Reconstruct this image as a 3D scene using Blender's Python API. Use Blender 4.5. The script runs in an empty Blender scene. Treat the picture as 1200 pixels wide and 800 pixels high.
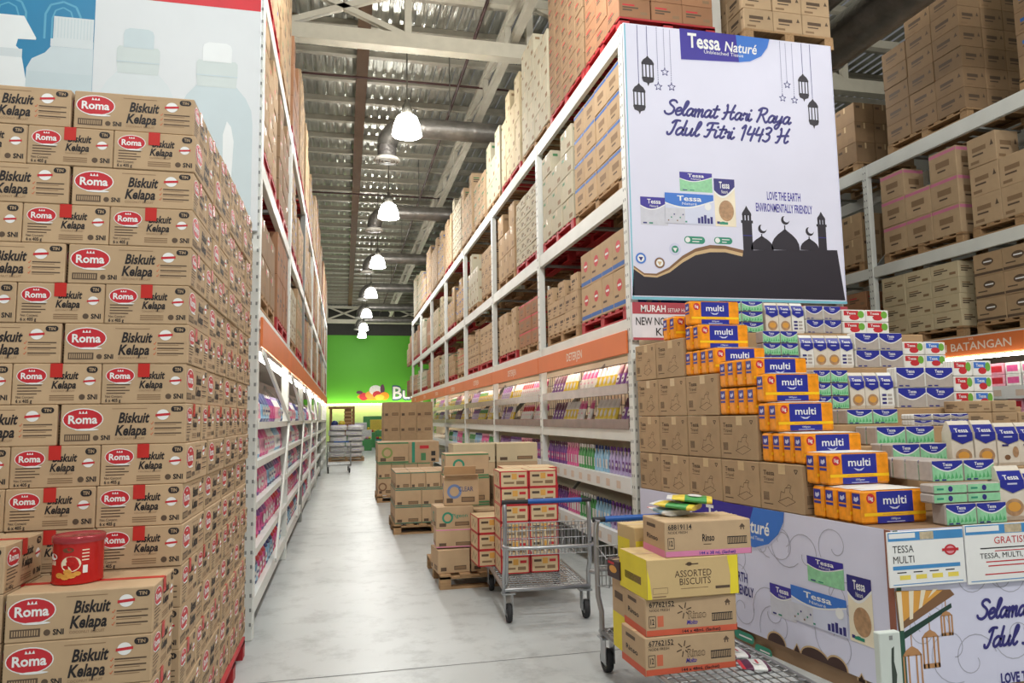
import bpy, math, random
from mathutils import Vector, Matrix
random.seed(11)
S = bpy.context.scene
# ------------------------------------------------------------------ camera, world, exposure
cd = bpy.data.cameras.new('camera'); cam = bpy.data.objects.new('camera', cd); S.collection.objects.link(cam)
cd.sensor_width = 36; cd.lens = 25.5; cd.clip_end = 200; cd.clip_start = .05
cam.matrix_world = Matrix(((0.97433285, -0.00785375, -0.22497515, 0.0), (-0.22456213, -0.10373175, -0.96892289, 0.0),
                           (-0.01572739, 0.9945743, -0.1028329, 1.55), (0, 0, 0, 1)))
S.camera = cam
w = bpy.data.worlds.new('store_ambient'); S.world = w; w.use_nodes = True
w.node_tree.nodes['Background'].inputs[0].default_value = (.97, .985, 1, 1)
w.node_tree.nodes['Background'].inputs[1].default_value = .22
S.view_settings.view_transform = 'Standard'; S.view_settings.look = 'None'; S.view_settings.gamma = 1
S.view_settings.exposure = -.7; S.view_settings.use_curve_mapping = False
LAMP_W = 560; SHADE_E = 60; TUBE_E = 30
S.cycles.max_bounces = 6; S.cycles.diffuse_bounces = 3; S.cycles.glossy_bounces = 2; S.cycles.sample_clamp_indirect = 4
def point(x, y, z, e, r=.2, col=(1, .995, .97)):
    l = bpy.data.lights.new('pendant_bulb', 'POINT'); l.energy = e; l.shadow_soft_size = r; l.color = col
    o = bpy.data.objects.new('pendant_bulb', l); S.collection.objects.link(o); o.location = (x, y, z); return o
# the pendant lamps of the store that hang outside the view: over the front cross aisle and over the neighbouring aisles
for x, y in ((-2.2, .2), (1.0, .2), (4.2, .2), (1.0, -4.5), (7.5, .8), (1.0, 6.2), (6, 4.0), (6, 9.5), (6, 16)):
    point(x, y, 6.4, LAMP_W * (.35 if x == 6 else 1))
# ------------------------------------------------------------------ helpers
def lin(c): return tuple(((v / 255) / 12.92 if v / 255 <= .04045 else ((v / 255 + .055) / 1.055) ** 2.4) for v in c) + (1,)
MC = {}
def mat(name, col, rough=.6, metal=0, var=.06, scale=6, emit=0, bump=0, bscale=40, rnd=0, spec=None, stretch=None):
    if name in MC: return MC[name]
    m = bpy.data.materials.new(name); m.use_nodes = True; nt = m.node_tree; N = nt.nodes; L = nt.links
    b = N['Principled BSDF']; b.inputs['Roughness'].default_value = rough; b.inputs['Metallic'].default_value = metal
    if spec is not None: b.inputs['Specular IOR Level'].default_value = spec
    c = lin(col); b.inputs['Base Color'].default_value = c
    if emit:
        b.inputs['Emission Color'].default_value = c; b.inputs['Emission Strength'].default_value = emit
    tc = N.new('ShaderNodeTexCoord')
    src = tc.outputs['Object']
    if stretch:
        mp = N.new('ShaderNodeMapping'); mp.inputs['Scale'].default_value = stretch; L.new(src, mp.inputs[0]); src = mp.outputs[0]
    if var:
        n = N.new('ShaderNodeTexNoise'); n.inputs['Scale'].default_value = scale; n.inputs['Detail'].default_value = 4
        L.new(src, n.inputs['Vector'])
        r = N.new('ShaderNodeMapRange'); r.inputs[1].default_value = .3; r.inputs[2].default_value = .7
        r.inputs[3].default_value = 1 - var; r.inputs[4].default_value = 1 + var; L.new(n.outputs[0], r.inputs[0])
        out = r.outputs[0]
        if rnd:
            oi = N.new('ShaderNodeObjectInfo'); r2 = N.new('ShaderNodeMapRange')
            r2.inputs[3].default_value = 1 - rnd; r2.inputs[4].default_value = 1 + rnd; L.new(oi.outputs['Random'], r2.inputs[0])
            mu = N.new('ShaderNodeMath'); mu.operation = 'MULTIPLY'; L.new(out, mu.inputs[0]); L.new(r2.outputs[0], mu.inputs[1]); out = mu.outputs[0]
        vm = N.new('ShaderNodeVectorMath'); vm.operation = 'SCALE'; vm.inputs[0].default_value = c[:3]; L.new(out, vm.inputs['Scale'])
        L.new(vm.outputs[0], b.inputs['Base Color'])
    if bump:
        n2 = N.new('ShaderNodeTexNoise'); n2.inputs['Scale'].default_value = bscale; L.new(src, n2.inputs['Vector'])
        bp = N.new('ShaderNodeBump'); bp.inputs['Strength'].default_value = bump; bp.inputs['Distance'].default_value = .02
        L.new(n2.outputs[0], bp.inputs['Height']); L.new(bp.outputs[0], b.inputs['Normal'])
    MC[name] = m; return m
class Fr:                                   # a flat frame: x along ux, y along uy, lift along the normal
    def __init__(s, o, ux, uy):
        s.o = Vector(o); s.ux = Vector(ux).normalized(); s.uy = Vector(uy).normalized(); s.n = s.ux.cross(s.uy)
    def p(s, x, y, l=0): return s.o + s.ux * x + s.uy * y + s.n * l
GC = {}
def glyphs(t, bold, shear):
    k = (t, bold, shear)
    if k not in GC:
        c = bpy.data.curves.new('lettering', 'FONT'); c.body = t; c.size = 1; c.offset = bold; c.shear = shear; c.resolution_u = 2
        o = bpy.data.objects.new('lettering', c); me = o.to_mesh()
        vs = [(v.co.x, v.co.y) for v in me.vertices]; fs = [tuple(p.vertices) for p in me.polygons]
        o.to_mesh_clear(); bpy.data.objects.remove(o); bpy.data.curves.remove(c)
        x0 = min(v[0] for v in vs) if vs else 0; x1 = max(v[0] for v in vs) if vs else 1
        GC[k] = ([((x - x0), y) for x, y in vs], fs, x1 - x0)
    return GC[k]
class MB:
    def __init__(s): s.v = []; s.f = []; s.m = []; s.sm = []; s.mats = []
    def mi(s, m):
        if m not in s.mats: s.mats.append(m)
        return s.mats.index(m)
    def add(s, vs, fs, m, smooth=False):
        b = len(s.v); s.v += [tuple(v) for v in vs]; k = s.mi(m)
        for f in fs: s.f.append(tuple(b + i for i in f)); s.m.append(k); s.sm.append(smooth)
        return s
    def box(s, x0, y0, z0, x1, y1, z1, m, c=0, M=None):
        c = min(c, (x1 - x0) * .3, (y1 - y0) * .3, (z1 - z0) * .3)
        if c <= 0:
            vs = [(x, y, z) for z in (z0, z1) for y in (y0, y1) for x in (x0, x1)]
            fs = [(0, 2, 3, 1), (4, 5, 7, 6), (0, 1, 5, 4), (2, 6, 7, 3), (0, 4, 6, 2), (1, 3, 7, 5)]
        else:
            vs = []; ix = {}
            for a, X in ((0, x0), (1, x1)):
                for b, Y in ((0, y0), (1, y1)):
                    for d, Z in ((0, z0), (1, z1)):
                        sx, sy, sz = (c if a == 0 else -c), (c if b == 0 else -c), (c if d == 0 else -c)
                        ix[a, b, d] = len(vs); vs += [(X, Y + sy, Z + sz), (X + sx, Y, Z + sz), (X + sx, Y + sy, Z)]
            g = lambda a, b, d, k: ix[a, b, d] + k
            fs = [(g(0,0,0,0), g(0,0,1,0), g(0,1,1,0), g(0,1,0,0)), (g(1,0,0,0), g(1,1,0,0), g(1,1,1,0), g(1,0,1,0)),
                  (g(0,0,0,1), g(1,0,0,1), g(1,0,1,1), g(0,0,1,1)), (g(0,1,0,1), g(0,1,1,1), g(1,1,1,1), g(1,1,0,1)),
                  (g(0,0,0,2), g(0,1,0,2), g(1,1,0,2), g(1,0,0,2)), (g(0,0,1,2), g(1,0,1,2), g(1,1,1,2), g(0,1,1,2))]
            for a in (0, 1):
                for b in (0, 1):
                    q = (g(a,b,0,0), g(a,b,0,1), g(a,b,1,1), g(a,b,1,0)); fs.append(q if a == b else q[::-1])
                    q = (g(a,0,b,0), g(a,0,b,2), g(a,1,b,2), g(a,1,b,0)); fs.append(q[::-1] if a == b else q)
                    q = (g(0,a,b,1), g(0,a,b,2), g(1,a,b,2), g(1,a,b,1)); fs.append(q if a == b else q[::-1])
                    for d in (0, 1):
                        q = (g(a,b,d,0), g(a,b,d,1), g(a,b,d,2)); fs.append(q[::-1] if (a + b + d) % 2 == 0 else q)
        if M is not None: vs = [M @ Vector(v) for v in vs]
        return s.add(vs, fs, m)
    def bar(s, p, q, w_, h_, m, up=(0, 0, 1)):
        p = Vector(p); q = Vector(q); d = (q - p); L = d.length; d.normalize(); u = Vector(up)
        if abs(d.dot(u)) > .98: u = Vector((0, 1, 0)) if abs(d.y) < .9 else Vector((1, 0, 0))
        r = d.cross(u).normalized(); u = r.cross(d)
        M = Matrix(((r.x, d.x, u.x, p.x), (r.y, d.y, u.y, p.y), (r.z, d.z, u.z, p.z), (0, 0, 0, 1)))
        return s.box(-w_ / 2, 0, -h_ / 2, w_ / 2, L, h_ / 2, m, 0, M)
    def tube(s, pts, r, m, n=8, cap=True):
        pts = [Vector(p) for p in pts]; vs = []; fs = []; prev = None
        for i, p in enumerate(pts):
            d = (pts[min(i + 1, len(pts) - 1)] - pts[max(i - 1, 0)]).normalized()
            a = prev if prev is not None else (Vector((0, 0, 1)) if abs(d.z) < .9 else Vector((1, 0, 0)))
            a = (a - d * a.dot(d)).normalized(); prev = a; b = d.cross(a)
            rr = r[i] if isinstance(r, (list, tuple)) else r
            vs += [p + (a * math.cos(6.28318 * k / n) + b * math.sin(6.28318 * k / n)) * rr for k in range(n)]
        for i in range(len(pts) - 1):
            for k in range(n):
                k2 = (k + 1) % n; fs.append((i * n + k, i * n + k2, (i + 1) * n + k2, (i + 1) * n + k))
        s.add(vs, fs, m, True)
        if cap:
            e = (len(pts) - 1) * n
            s.add(vs[:n], [tuple(range(n))[::-1]], m); s.add(vs[e:], [tuple(range(n))], m)
        return s
    def lathe(s, prof, m, o=(0, 0, 0), n=16, sx=1, sy=1, smooth=True, caps=True):
        vs = []; fs = []
        for r, z in prof:
            vs += [(o[0] + r * sx * math.cos(6.28318 * k / n), o[1] + r * sy * math.sin(6.28318 * k / n), o[2] + z) for k in range(n)]
        for i in range(len(prof) - 1):
            for k in range(n):
                k2 = (k + 1) % n; fs.append((i * n + k, i * n + k2, (i + 1) * n + k2, (i + 1) * n + k))
        s.add(vs, fs, m, smooth)
        if caps:
            s.add(vs[:n], [tuple(range(n))[::-1]], m); s.add(vs[-n:], [tuple(range(n))], m)
        return s
    def poly(s, fr, pts, m, l=.0006): return s.add([fr.p(x, y, l) for x, y in pts], [tuple(range(len(pts)))], m)
    def rect(s, fr, x0, y0, x1, y1, m, l=.0006): return s.poly(fr, [(x0, y0), (x1, y0), (x1, y1), (x0, y1)], m, l)
    def disc(s, fr, x, y, rx, ry, m, l=.0006, n=24, a0=0, a1=6.28318):
        return s.poly(fr, [(x + rx * math.cos(a0 + (a1 - a0) * k / n), y + ry * math.sin(a0 + (a1 - a0) * k / n)) for k in range(n)], m, l)
    def line(s, fr, pts, w_, m, l=.0006):
        for (x0, y0), (x1, y1) in zip(pts, pts[1:]):
            d = math.hypot(x1 - x0, y1 - y0) or 1; nx, ny = -(y1 - y0) / d * w_ / 2, (x1 - x0) / d * w_ / 2
            s.poly(fr, [(x0 + nx, y0 + ny), (x0 - nx, y0 - ny), (x1 - nx, y1 - ny), (x1 + nx, y1 + ny)], m, l)
        return s
    def pill(s, fr, x0, y0, x1, y1, m, l=.0006):
        r = (y1 - y0) / 2
        pts = [(x1 - r + r * math.cos(a), y0 + r + r * math.sin(a)) for a in [-1.5708 + 3.1416 * k / 8 for k in range(9)]]
        pts += [(x0 + r - r * math.cos(a), y0 + r - r * math.sin(a)) for a in [-1.5708 + 3.1416 * k / 8 for k in range(9)]]
        return s.poly(fr, pts, m, l)
    def text(s, fr, t, x, y, h, m, l=.0012, w=None, bold=0, shear=0, align='l'):
        vs, fs, W = glyphs(t, bold, shear); k = h / .7; kx = (w / W) if w else k; ww = W * kx
        x -= ww / 2 if align == 'c' else (ww if align == 'r' else 0)
        return s.add([fr.p(x + a * kx, y + b * k, l) for a, b in vs], fs, m)
    def prism(s, fr, pts, t, m):
        n = len(pts); vs = [fr.p(x, y, t) for x, y in pts] + [fr.p(x, y, 0) for x, y in pts]
        fs = [tuple(range(n)), tuple(range(2 * n - 1, n - 1, -1))] + [(i, i + n, (i + 1) % n + n, (i + 1) % n) for i in range(n)]
        return s.add(vs, fs, m)
    def mesh(s, name):
        me = bpy.data.meshes.new(name); me.from_pydata(s.v, [], s.f)
        for m in s.mats: me.materials.append(m)
        me.polygons.foreach_set('material_index', s.m); me.polygons.foreach_set('use_smooth', s.sm); me.update(); return me
def obj(name, geo, parent=None, loc=(0, 0, 0), rz=0, label=None, cat=None, group=None, kind=None):
    me = None if geo is None else (geo.mesh(name) if isinstance(geo, MB) else geo)
    o = bpy.data.objects.new(name, me); S.collection.objects.link(o); o.location = loc; o.rotation_euler = (0, 0, rz)
    if parent is not None: o.parent = parent
    if label: o['label'] = label
    if cat: o['category'] = cat
    if group: o['group'] = group
    if kind: o['kind'] = kind
    return o
def dup(o, loc, rz, label, group=None):
    c = o.copy(); S.collection.objects.link(c); c.location = loc; c.rotation_euler = (0, 0, rz); c['label'] = label
    if group: c['group'] = group
    for ch in o.children:
        d = ch.copy(); S.collection.objects.link(d); d.parent = c
        for g in ch.children:
            e = g.copy(); S.collection.objects.link(e); e.parent = d
    return c
ORD = 'first second third fourth fifth sixth seventh eighth ninth tenth eleventh twelfth thirteenth fourteenth fifteenth sixteenth seventeenth eighteenth nineteenth twentieth'.split()
ORD += ['twenty-' + o for o in ORD[:9]] + ['thirtieth'] + ['thirty-' + o for o in ORD[:9]] + ['fortieth']
PI = math.pi
def frames(L, D, H):
    return {'f': Fr((-L/2, -D/2, 0), (1,0,0), (0,0,1)), 'r': Fr((L/2, -D/2, 0), (0,1,0), (0,0,1)),
            'b': Fr((L/2, D/2, 0), (-1,0,0), (0,0,1)), 'l': Fr((-L/2, D/2, 0), (0,-1,0), (0,0,1)), 't': Fr((-L/2, -D/2, H), (1,0,0), (0,1,0))}
BR = {  # brush script: strokes per letter, then its advance
 'S': ('62,85 50,97 30,98 18,85 25,70 45,55 55,40 50,15 30,2 8,8 0,20', 66), 'e': ('2,25 25,30 35,42 25,52 10,45 3,25 10,5 25,2 42,15', 40), 'l': ('0,20 20,60 28,90 20,100 12,85 8,40 10,10 20,2 32,15', 30),
 'a': ('38,45 22,52 6,35 5,10 18,2 34,20 40,48/40,48 36,15 44,3 55,15', 53), 'm': ('0,50 4,0/3,25 15,48 24,48 24,0/25,25 36,48 46,48 45,10 52,2 62,15', 60), 't': ('18,85 12,40 10,10 20,2 34,15/-2,58 36,62', 34),
 'H': ('12,90 15,98 20,50 10,5 0,0/62,100 50,50 50,10 60,2 72,15/2,42 35,50 66,52', 76), 'r': ('0,35 6,52 10,45 26,47 22,20 26,4 38,15', 37), 'i': ('2,50 0,12 10,2 22,15/6,72 8,76', 22),
 'R': ('18,95 14,40 5,0/0,80 20,98 50,95 55,75 40,55 16,50/30,52 50,15 62,0 74,10', 74), 'y': ('2,50 0,20 12,10 28,25 36,50/36,50 30,-10 15,-38 2,-30 10,-10 48,15', 47), 'I': ('10,80 25,97 50,97/32,97 25,40 15,5 0,2 -4,15', 42),
 'd': ('38,45 22,52 6,35 5,10 18,2 34,20 42,60 46,100/42,60 38,15 46,3 57,15', 55), 'u': ('2,50 0,15 10,3 26,15 34,50/34,50 32,12 40,2 50,15', 49), 'F': ('0,80 10,97 60,100/32,96 25,40 15,5 0,5/8,50 50,55', 58),
 '1': ('0,80 18,100 14,0', 36), '4': ('10,95 2,50 10,42 42,50/38,85 30,0', 50), '3': ('5,90 20,100 38,88 30,62 15,55/15,55 34,45 36,20 20,2 2,10', 48), ' ': ('', 34)}
def brush(m, fr, t, x, y, h, mt, w, pen=.155, l=.002):
    tot = sum(BR[c][1] for c in t) / 100; kx = w / (tot + .25)
    pen *= h; cx = x
    for c in t:
        for st in BR[c][0].split('/') if BR[c][0] else ():
            p = [tuple(float(v) / 100 for v in q.split(',')) for q in st.split()]; q = []
            for i in range(len(p) - 1):
                a, b, c_, d = p[max(i - 1, 0)], p[i], p[i + 1], p[min(i + 2, len(p) - 1)]
                for u in (0, .25, .5, .75): q.append(tuple(.5 * (2 * b[k] + (c_[k] - a[k]) * u + (2 * a[k] - 5 * b[k] + 4 * c_[k] - d[k]) * u * u + (3 * b[k] - a[k] - 3 * c_[k] + d[k]) * u ** 3) for k in (0, 1)))
            q.append(p[-1]); q = [(cx + (a + b * .28) * kx, y + b * h) for a, b in q]
            m.line(fr, q, pen, mt, l)
            for k, (a, b) in enumerate(q): m.disc(fr, a, b, pen * .5, pen * .5, mt, l + .0001 + .00001 * (k % 5), 8)
        cx += BR[c][1] / 100 * kx
# ------------------------------------------------------------------ materials
CARD = mat('cardboard', (188, 160, 126), .8, var=.05, scale=9, rnd=.07)
CARD2 = mat('cardboard_kraft', (174, 146, 112), .8, var=.06, scale=9, rnd=.08)
WHITE = mat('white_print', (238, 238, 236), .6, var=.02)
BLACK = mat('black_print', (34, 30, 32), .6, var=.02)
INK = mat('brown_ink', (92, 74, 58), .7, var=.03)
INK2 = mat('pale_brown_ink', (140, 112, 82), .7, var=.03)
RED = mat('red_print', (196, 42, 52), .5, var=.03)
TAPE = mat('red_tape', (196, 46, 40), .4, var=.05)
PAINT = mat('white_rack_paint', (226, 228, 222), .45, var=.05, scale=3)
GREYP = mat('grey_rack_paint', (150, 152, 148), .5, var=.06, scale=3)
ORANGE = mat('orange_sign_board', (226, 122, 66), .5, var=.04, scale=2)
WOOD = mat('pallet_wood', (168, 134, 96), .8, var=.18, scale=5, stretch=(1, 12, 12))
REDP = mat('red_pallet_plastic', (176, 38, 44), .55, var=.08)
STEEL = mat('zinc_steel', (176, 178, 180), .35, .85, var=.06)
DARK = mat('dark_rubber', (40, 40, 42), .7, var=.05)
BLUEG = mat('blue_plastic_grip', (30, 84, 160), .4, var=.04)
PURPLE = mat('violet_blue_print', (58, 46, 150), .5, var=.04)
CLOTH = mat('white_banner_cloth', (222, 222, 240), .7, var=.025, scale=1.5, bump=.25, bscale=2.2)
# ------------------------------------------------------------------ room
fm = mat('concrete_floor', (186, 190, 190), .4, var=.12, scale=.55, bump=.05, bscale=6)
nt = fm.node_tree; _b = nt.nodes['Principled BSDF']           # fine dark scuffs in the screed
_n = nt.nodes.new('ShaderNodeTexNoise'); _n.inputs['Scale'].default_value = 3.2; _n.inputs['Detail'].default_value = 9; _n.inputs['Roughness'].default_value = .72
_r = nt.nodes.new('ShaderNodeMapRange'); _r.inputs[1].default_value = .28; _r.inputs[2].default_value = .5; _r.inputs[3].default_value = .62; _r.inputs[4].default_value = 1
_tc = nt.nodes.new('ShaderNodeTexCoord'); nt.links.new(_tc.outputs['Object'], _n.inputs['Vector']); nt.links.new(_n.outputs[0], _r.inputs[0])
_v = nt.nodes.new('ShaderNodeVectorMath'); _v.operation = 'SCALE'; _old = _b.inputs['Base Color'].links[0].from_socket
nt.links.new(_old, _v.inputs[0]); nt.links.new(_r.outputs[0], _v.inputs['Scale']); nt.links.new(_v.outputs[0], _b.inputs['Base Color'])
obj('floor', MB().box(-6, -9, -.1, 13, 48, 0, fm), kind='structure')
jm = mat('floor_joint', (120, 122, 122), .8)
m = MB(); FL = Fr((0, 0, 0), (1, 0, 0), (0, 1, 0))
for y in (4.72, 10.4, 16.1, 22, 28, 34): m.rect(FL, -1, y - .006, 2.9, y + .006, jm, .0008)
obj('trim_1', m, kind='structure')
GREEN = mat('lime_green_wall', (98, 188, 44), .6, var=.02, scale=.6)
LIME = mat('pale_lime_wall', (206, 232, 150), .6, var=.03)
GR2 = mat('wall_grey', (128, 126, 118), .8, var=.05)
m = MB().box(-6, 47, 2.45, 13, 47.2, 6.85, GREEN).box(-6, 47, 0, 13, 47.2, 2.45, LIME).box(-6, 47.05, 6.85, 13, 47.2, 8.7, mat('dark_gable', (66, 64, 60), .8))
obj('wall_back', m, kind='structure')
obj('wall_left', MB().box(-6.2, -9, 0, -6, 47.2, 8.7, GR2), kind='structure')
obj('wall_right', MB().box(13, -9, 0, 13.2, 47.2, 8.7, GR2), kind='structure')
FOIL = mat('roof_foil', (206, 206, 196), .3, .72, var=.28, scale=1.0, bump=.9, bscale=2.2, stretch=(7, 1, 1))
m = MB()
for k in range(95):                                             # trapezoid roof sheet with ribs along the slope
    x = -6 + k * .2
    m.add([(x, -9, 8.72), (x + .12, -9, 8.72), (x + .12, 47, 8.72), (x, 47, 8.72), (x + .14, -9, 8.76), (x + .2, -9, 8.76), (x + .2, 47, 8.76), (x + .14, 47, 8.76)],
          [(3, 2, 1, 0), (2, 6, 4, 1) if 0 else (1, 4, 7, 2), (7, 6, 5, 4) if 0 else (4, 5, 6, 7)], FOIL)
obj('ceiling', m, kind='structure')
PURL = mat('galvanised_purlin', (170, 164, 148), .5, .2, var=.08)
TRUSS = mat('pale_truss_paint', (196, 190, 172), .5, var=.06)
for k in range(35):
    y = 8.4 + k * 1.08; q = obj('ceiling_purlin', MB().box(-6, y, 8.57, 13, y + .035, 8.715, PURL).box(-6, y - .08, 8.555, 13, y + .035, 8.572, PURL), kind='structure')
obj('ceiling_strip', MB().box(.19, 5, 8.53, .42, 46.9, 8.553, mat('brown_roof_strip', (96, 72, 50), .8)), kind='structure')
for y in (11.1, 45.2):                        # trusses over the aisle
    m = MB().box(-6, y - .1, 7.38, 13, y + .1, 7.62, TRUSS).box(-6, y - .07, 8.3, 13, y + .07, 8.45, TRUSS)
    for i in range(-3, 7):
        x = .95 + i * 2.0
        m.box(x - .055, y - .055, 7.6, x + .055, y + .055, 8.35, TRUSS)
        m.bar((x, y, 7.6), (x + (1.85 if i % 2 else -1.85), y, 8.33), .09, .09, TRUSS)
    obj('ceiling_truss', m, kind='structure')
m = MB().box(2.63, 9, 7.66, 2.75, 44.9, 7.8, TRUSS).box(2.62, 9, 8.2, 2.76, 44.9, 8.3, TRUSS)
for k in range(18):
    y = 9.5 + 2 * k; m.box(2.64, y, 7.8, 2.74, y + .1, 8.25, TRUSS); m.bar((2.69, y, 7.82), (2.69, y + 1.9, 8.2), .06, .06, TRUSS)
obj('ceiling_beam', m, kind='structure')
PIPE = mat('dark_red_sprinkler_pipe', (70, 40, 36), .5)
for x, z in ((2.2, 8.2),):
    obj('ceiling_pipe', MB().tube([(x, 8, z), (x, 46, z)], .03, PIPE, 6), kind='structure')
for y in (13.9, 21.5): obj('ceiling_cross_pipe', MB().tube([(-4, y, 8.2), (9, y, 8.2)], .025, PIPE, 6), kind='structure')
CONC = mat('white_column_paint', (214, 212, 204), .6, var=.05)
obj('column', MB().box(3.608, 6.42, 0, 3.762, 6.58, 8.5, CONC, .01), kind='structure')
# ------------------------------------------------------------------ pendant lamps and air ducts
SH = mat('glowing_bell_glass', (255, 253, 246), .3, var=0, emit=SHADE_E)
LD = mat('grey_lamp_housing', (120, 118, 110), .4, .6)
lampmesh = MB().lathe([(.09, .36), (.17, .3), (.22, .17), (.245, .02), (.25, 0), (.235, 0), (.2, .16), (.14, .28)], SH, caps=False, n=24).mesh('shade')
hous = MB().lathe([(.05, .34), (.09, .36), (.085, .5), (.04, .56), (.04, .62)], LD, n=14).mesh('housing')
rod = MB().tube([(0, 0, .6), (0, 0, 2.43)], .012, LD, 6).tube([(0, 0, .6), (0, .05, .68), (0, 0, .74)], .008, LD, 5).mesh('rod')
for i, y in enumerate((11.9, 17.1, 22.9, 28.7, 34.4, 39.6, 43.2)):
    z = 6.3
    o = obj('pendant_lamp', None, None, (1.0, y, z), 0, 'glowing white bell pendant lamp, %s along the row over the aisle' % ORD[i], 'lamp', 'bell pendant lamps over the aisle')
    obj('shade', lampmesh, o); obj('housing', hous, o); obj('rod', rod, o)
    point(1.0, y, z - .12, LAMP_W * (.5, .5, .5, .5, .5, .45, .3)[i])
DUCT = mat('foil_duct', (134, 130, 124), .34, .75, var=.2, scale=5, bump=.5, bscale=14)
DUCT2 = mat('ribbed_duct_drop', (104, 100, 96), .5, .5, var=.2, scale=8, bump=.8, bscale=22)
for i, (y, zt, zb) in enumerate(((13.4, 7.05, 6.35), (19.4, 7.1, 6.55), (25.4, 7.15, 6.6), (31.3, 7.15, 6.6), (37.2, 7.2, 6.6), (42, 7.2, 6.6))):
    o = obj('air_duct', None, None, (.75, y, zb), 0, 'round silver air duct with bent drop, %s along the aisle ceiling' % ORD[i], 'air duct', 'air ducts across the aisle ceiling')
    h = zt - zb; q = [(.42 + 0, 0, h)] + [(.42 - .42 * math.sin(a), 0, h - .42 + .42 * math.cos(a)) for a in [.26 * k for k in range(1, 7)]]
    obj('pipe_run', MB().tube([(7.5, 0, h)] + q, .19, DUCT, 16), o)
    obj('drop', MB().tube([(0, 0, h - .40), (0, 0, .06)], [.175] * 2, DUCT2, 16), o)
    g = MB().lathe([(.2, 0), (.25, .02), (.22, .07), (.17, .07)], mat('diffuser_white', (190, 186, 176), .5), n=20, caps=False)
    for r in (.06, .11, .16): g.lathe([(r, 0), (r + .02, 0), (r + .02, .02), (r, .02)], mat('diffuser_white', (190, 186, 176), .5), n=18, caps=False)
    obj('diffuser', g, o)
    for xx in (1.2, 4.2): obj('hanger_rod', MB().tube([(xx, 0, h + .18), (xx, 0, 8.73 - zb)], .01, LD, 6), o)
for i, (x0, y0, zz, y1, r) in enumerate(((5.25, 3, 6.3, 30, .24), (5.92, 3, 6.08, 30, .27))):
    o = obj('air_duct', MB().tube([(x0, y0, zz), (x0, y1, zz)], r, DUCT, 18), None, (0, 0, 0), 0,
            'thick silver air duct running along ceiling %s the banner corner' % ('beside' if i == 0 else 'farther out from'), 'air duct', 'large ducts beyond the banner')
    for t in (.17, .5, .8):
        b = MB(); b.tube([(x0, y0 + (y1 - y0) * t - .03, zz), (x0, y0 + (y1 - y0) * t + .03, zz)], r + .012, LD, 18).tube([(x0, y0 + (y1 - y0) * t, zz + r), (x0, y0 + (y1 - y0) * t, 8.73)], .012, LD, 6); obj('joint_band', b, o)
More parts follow.
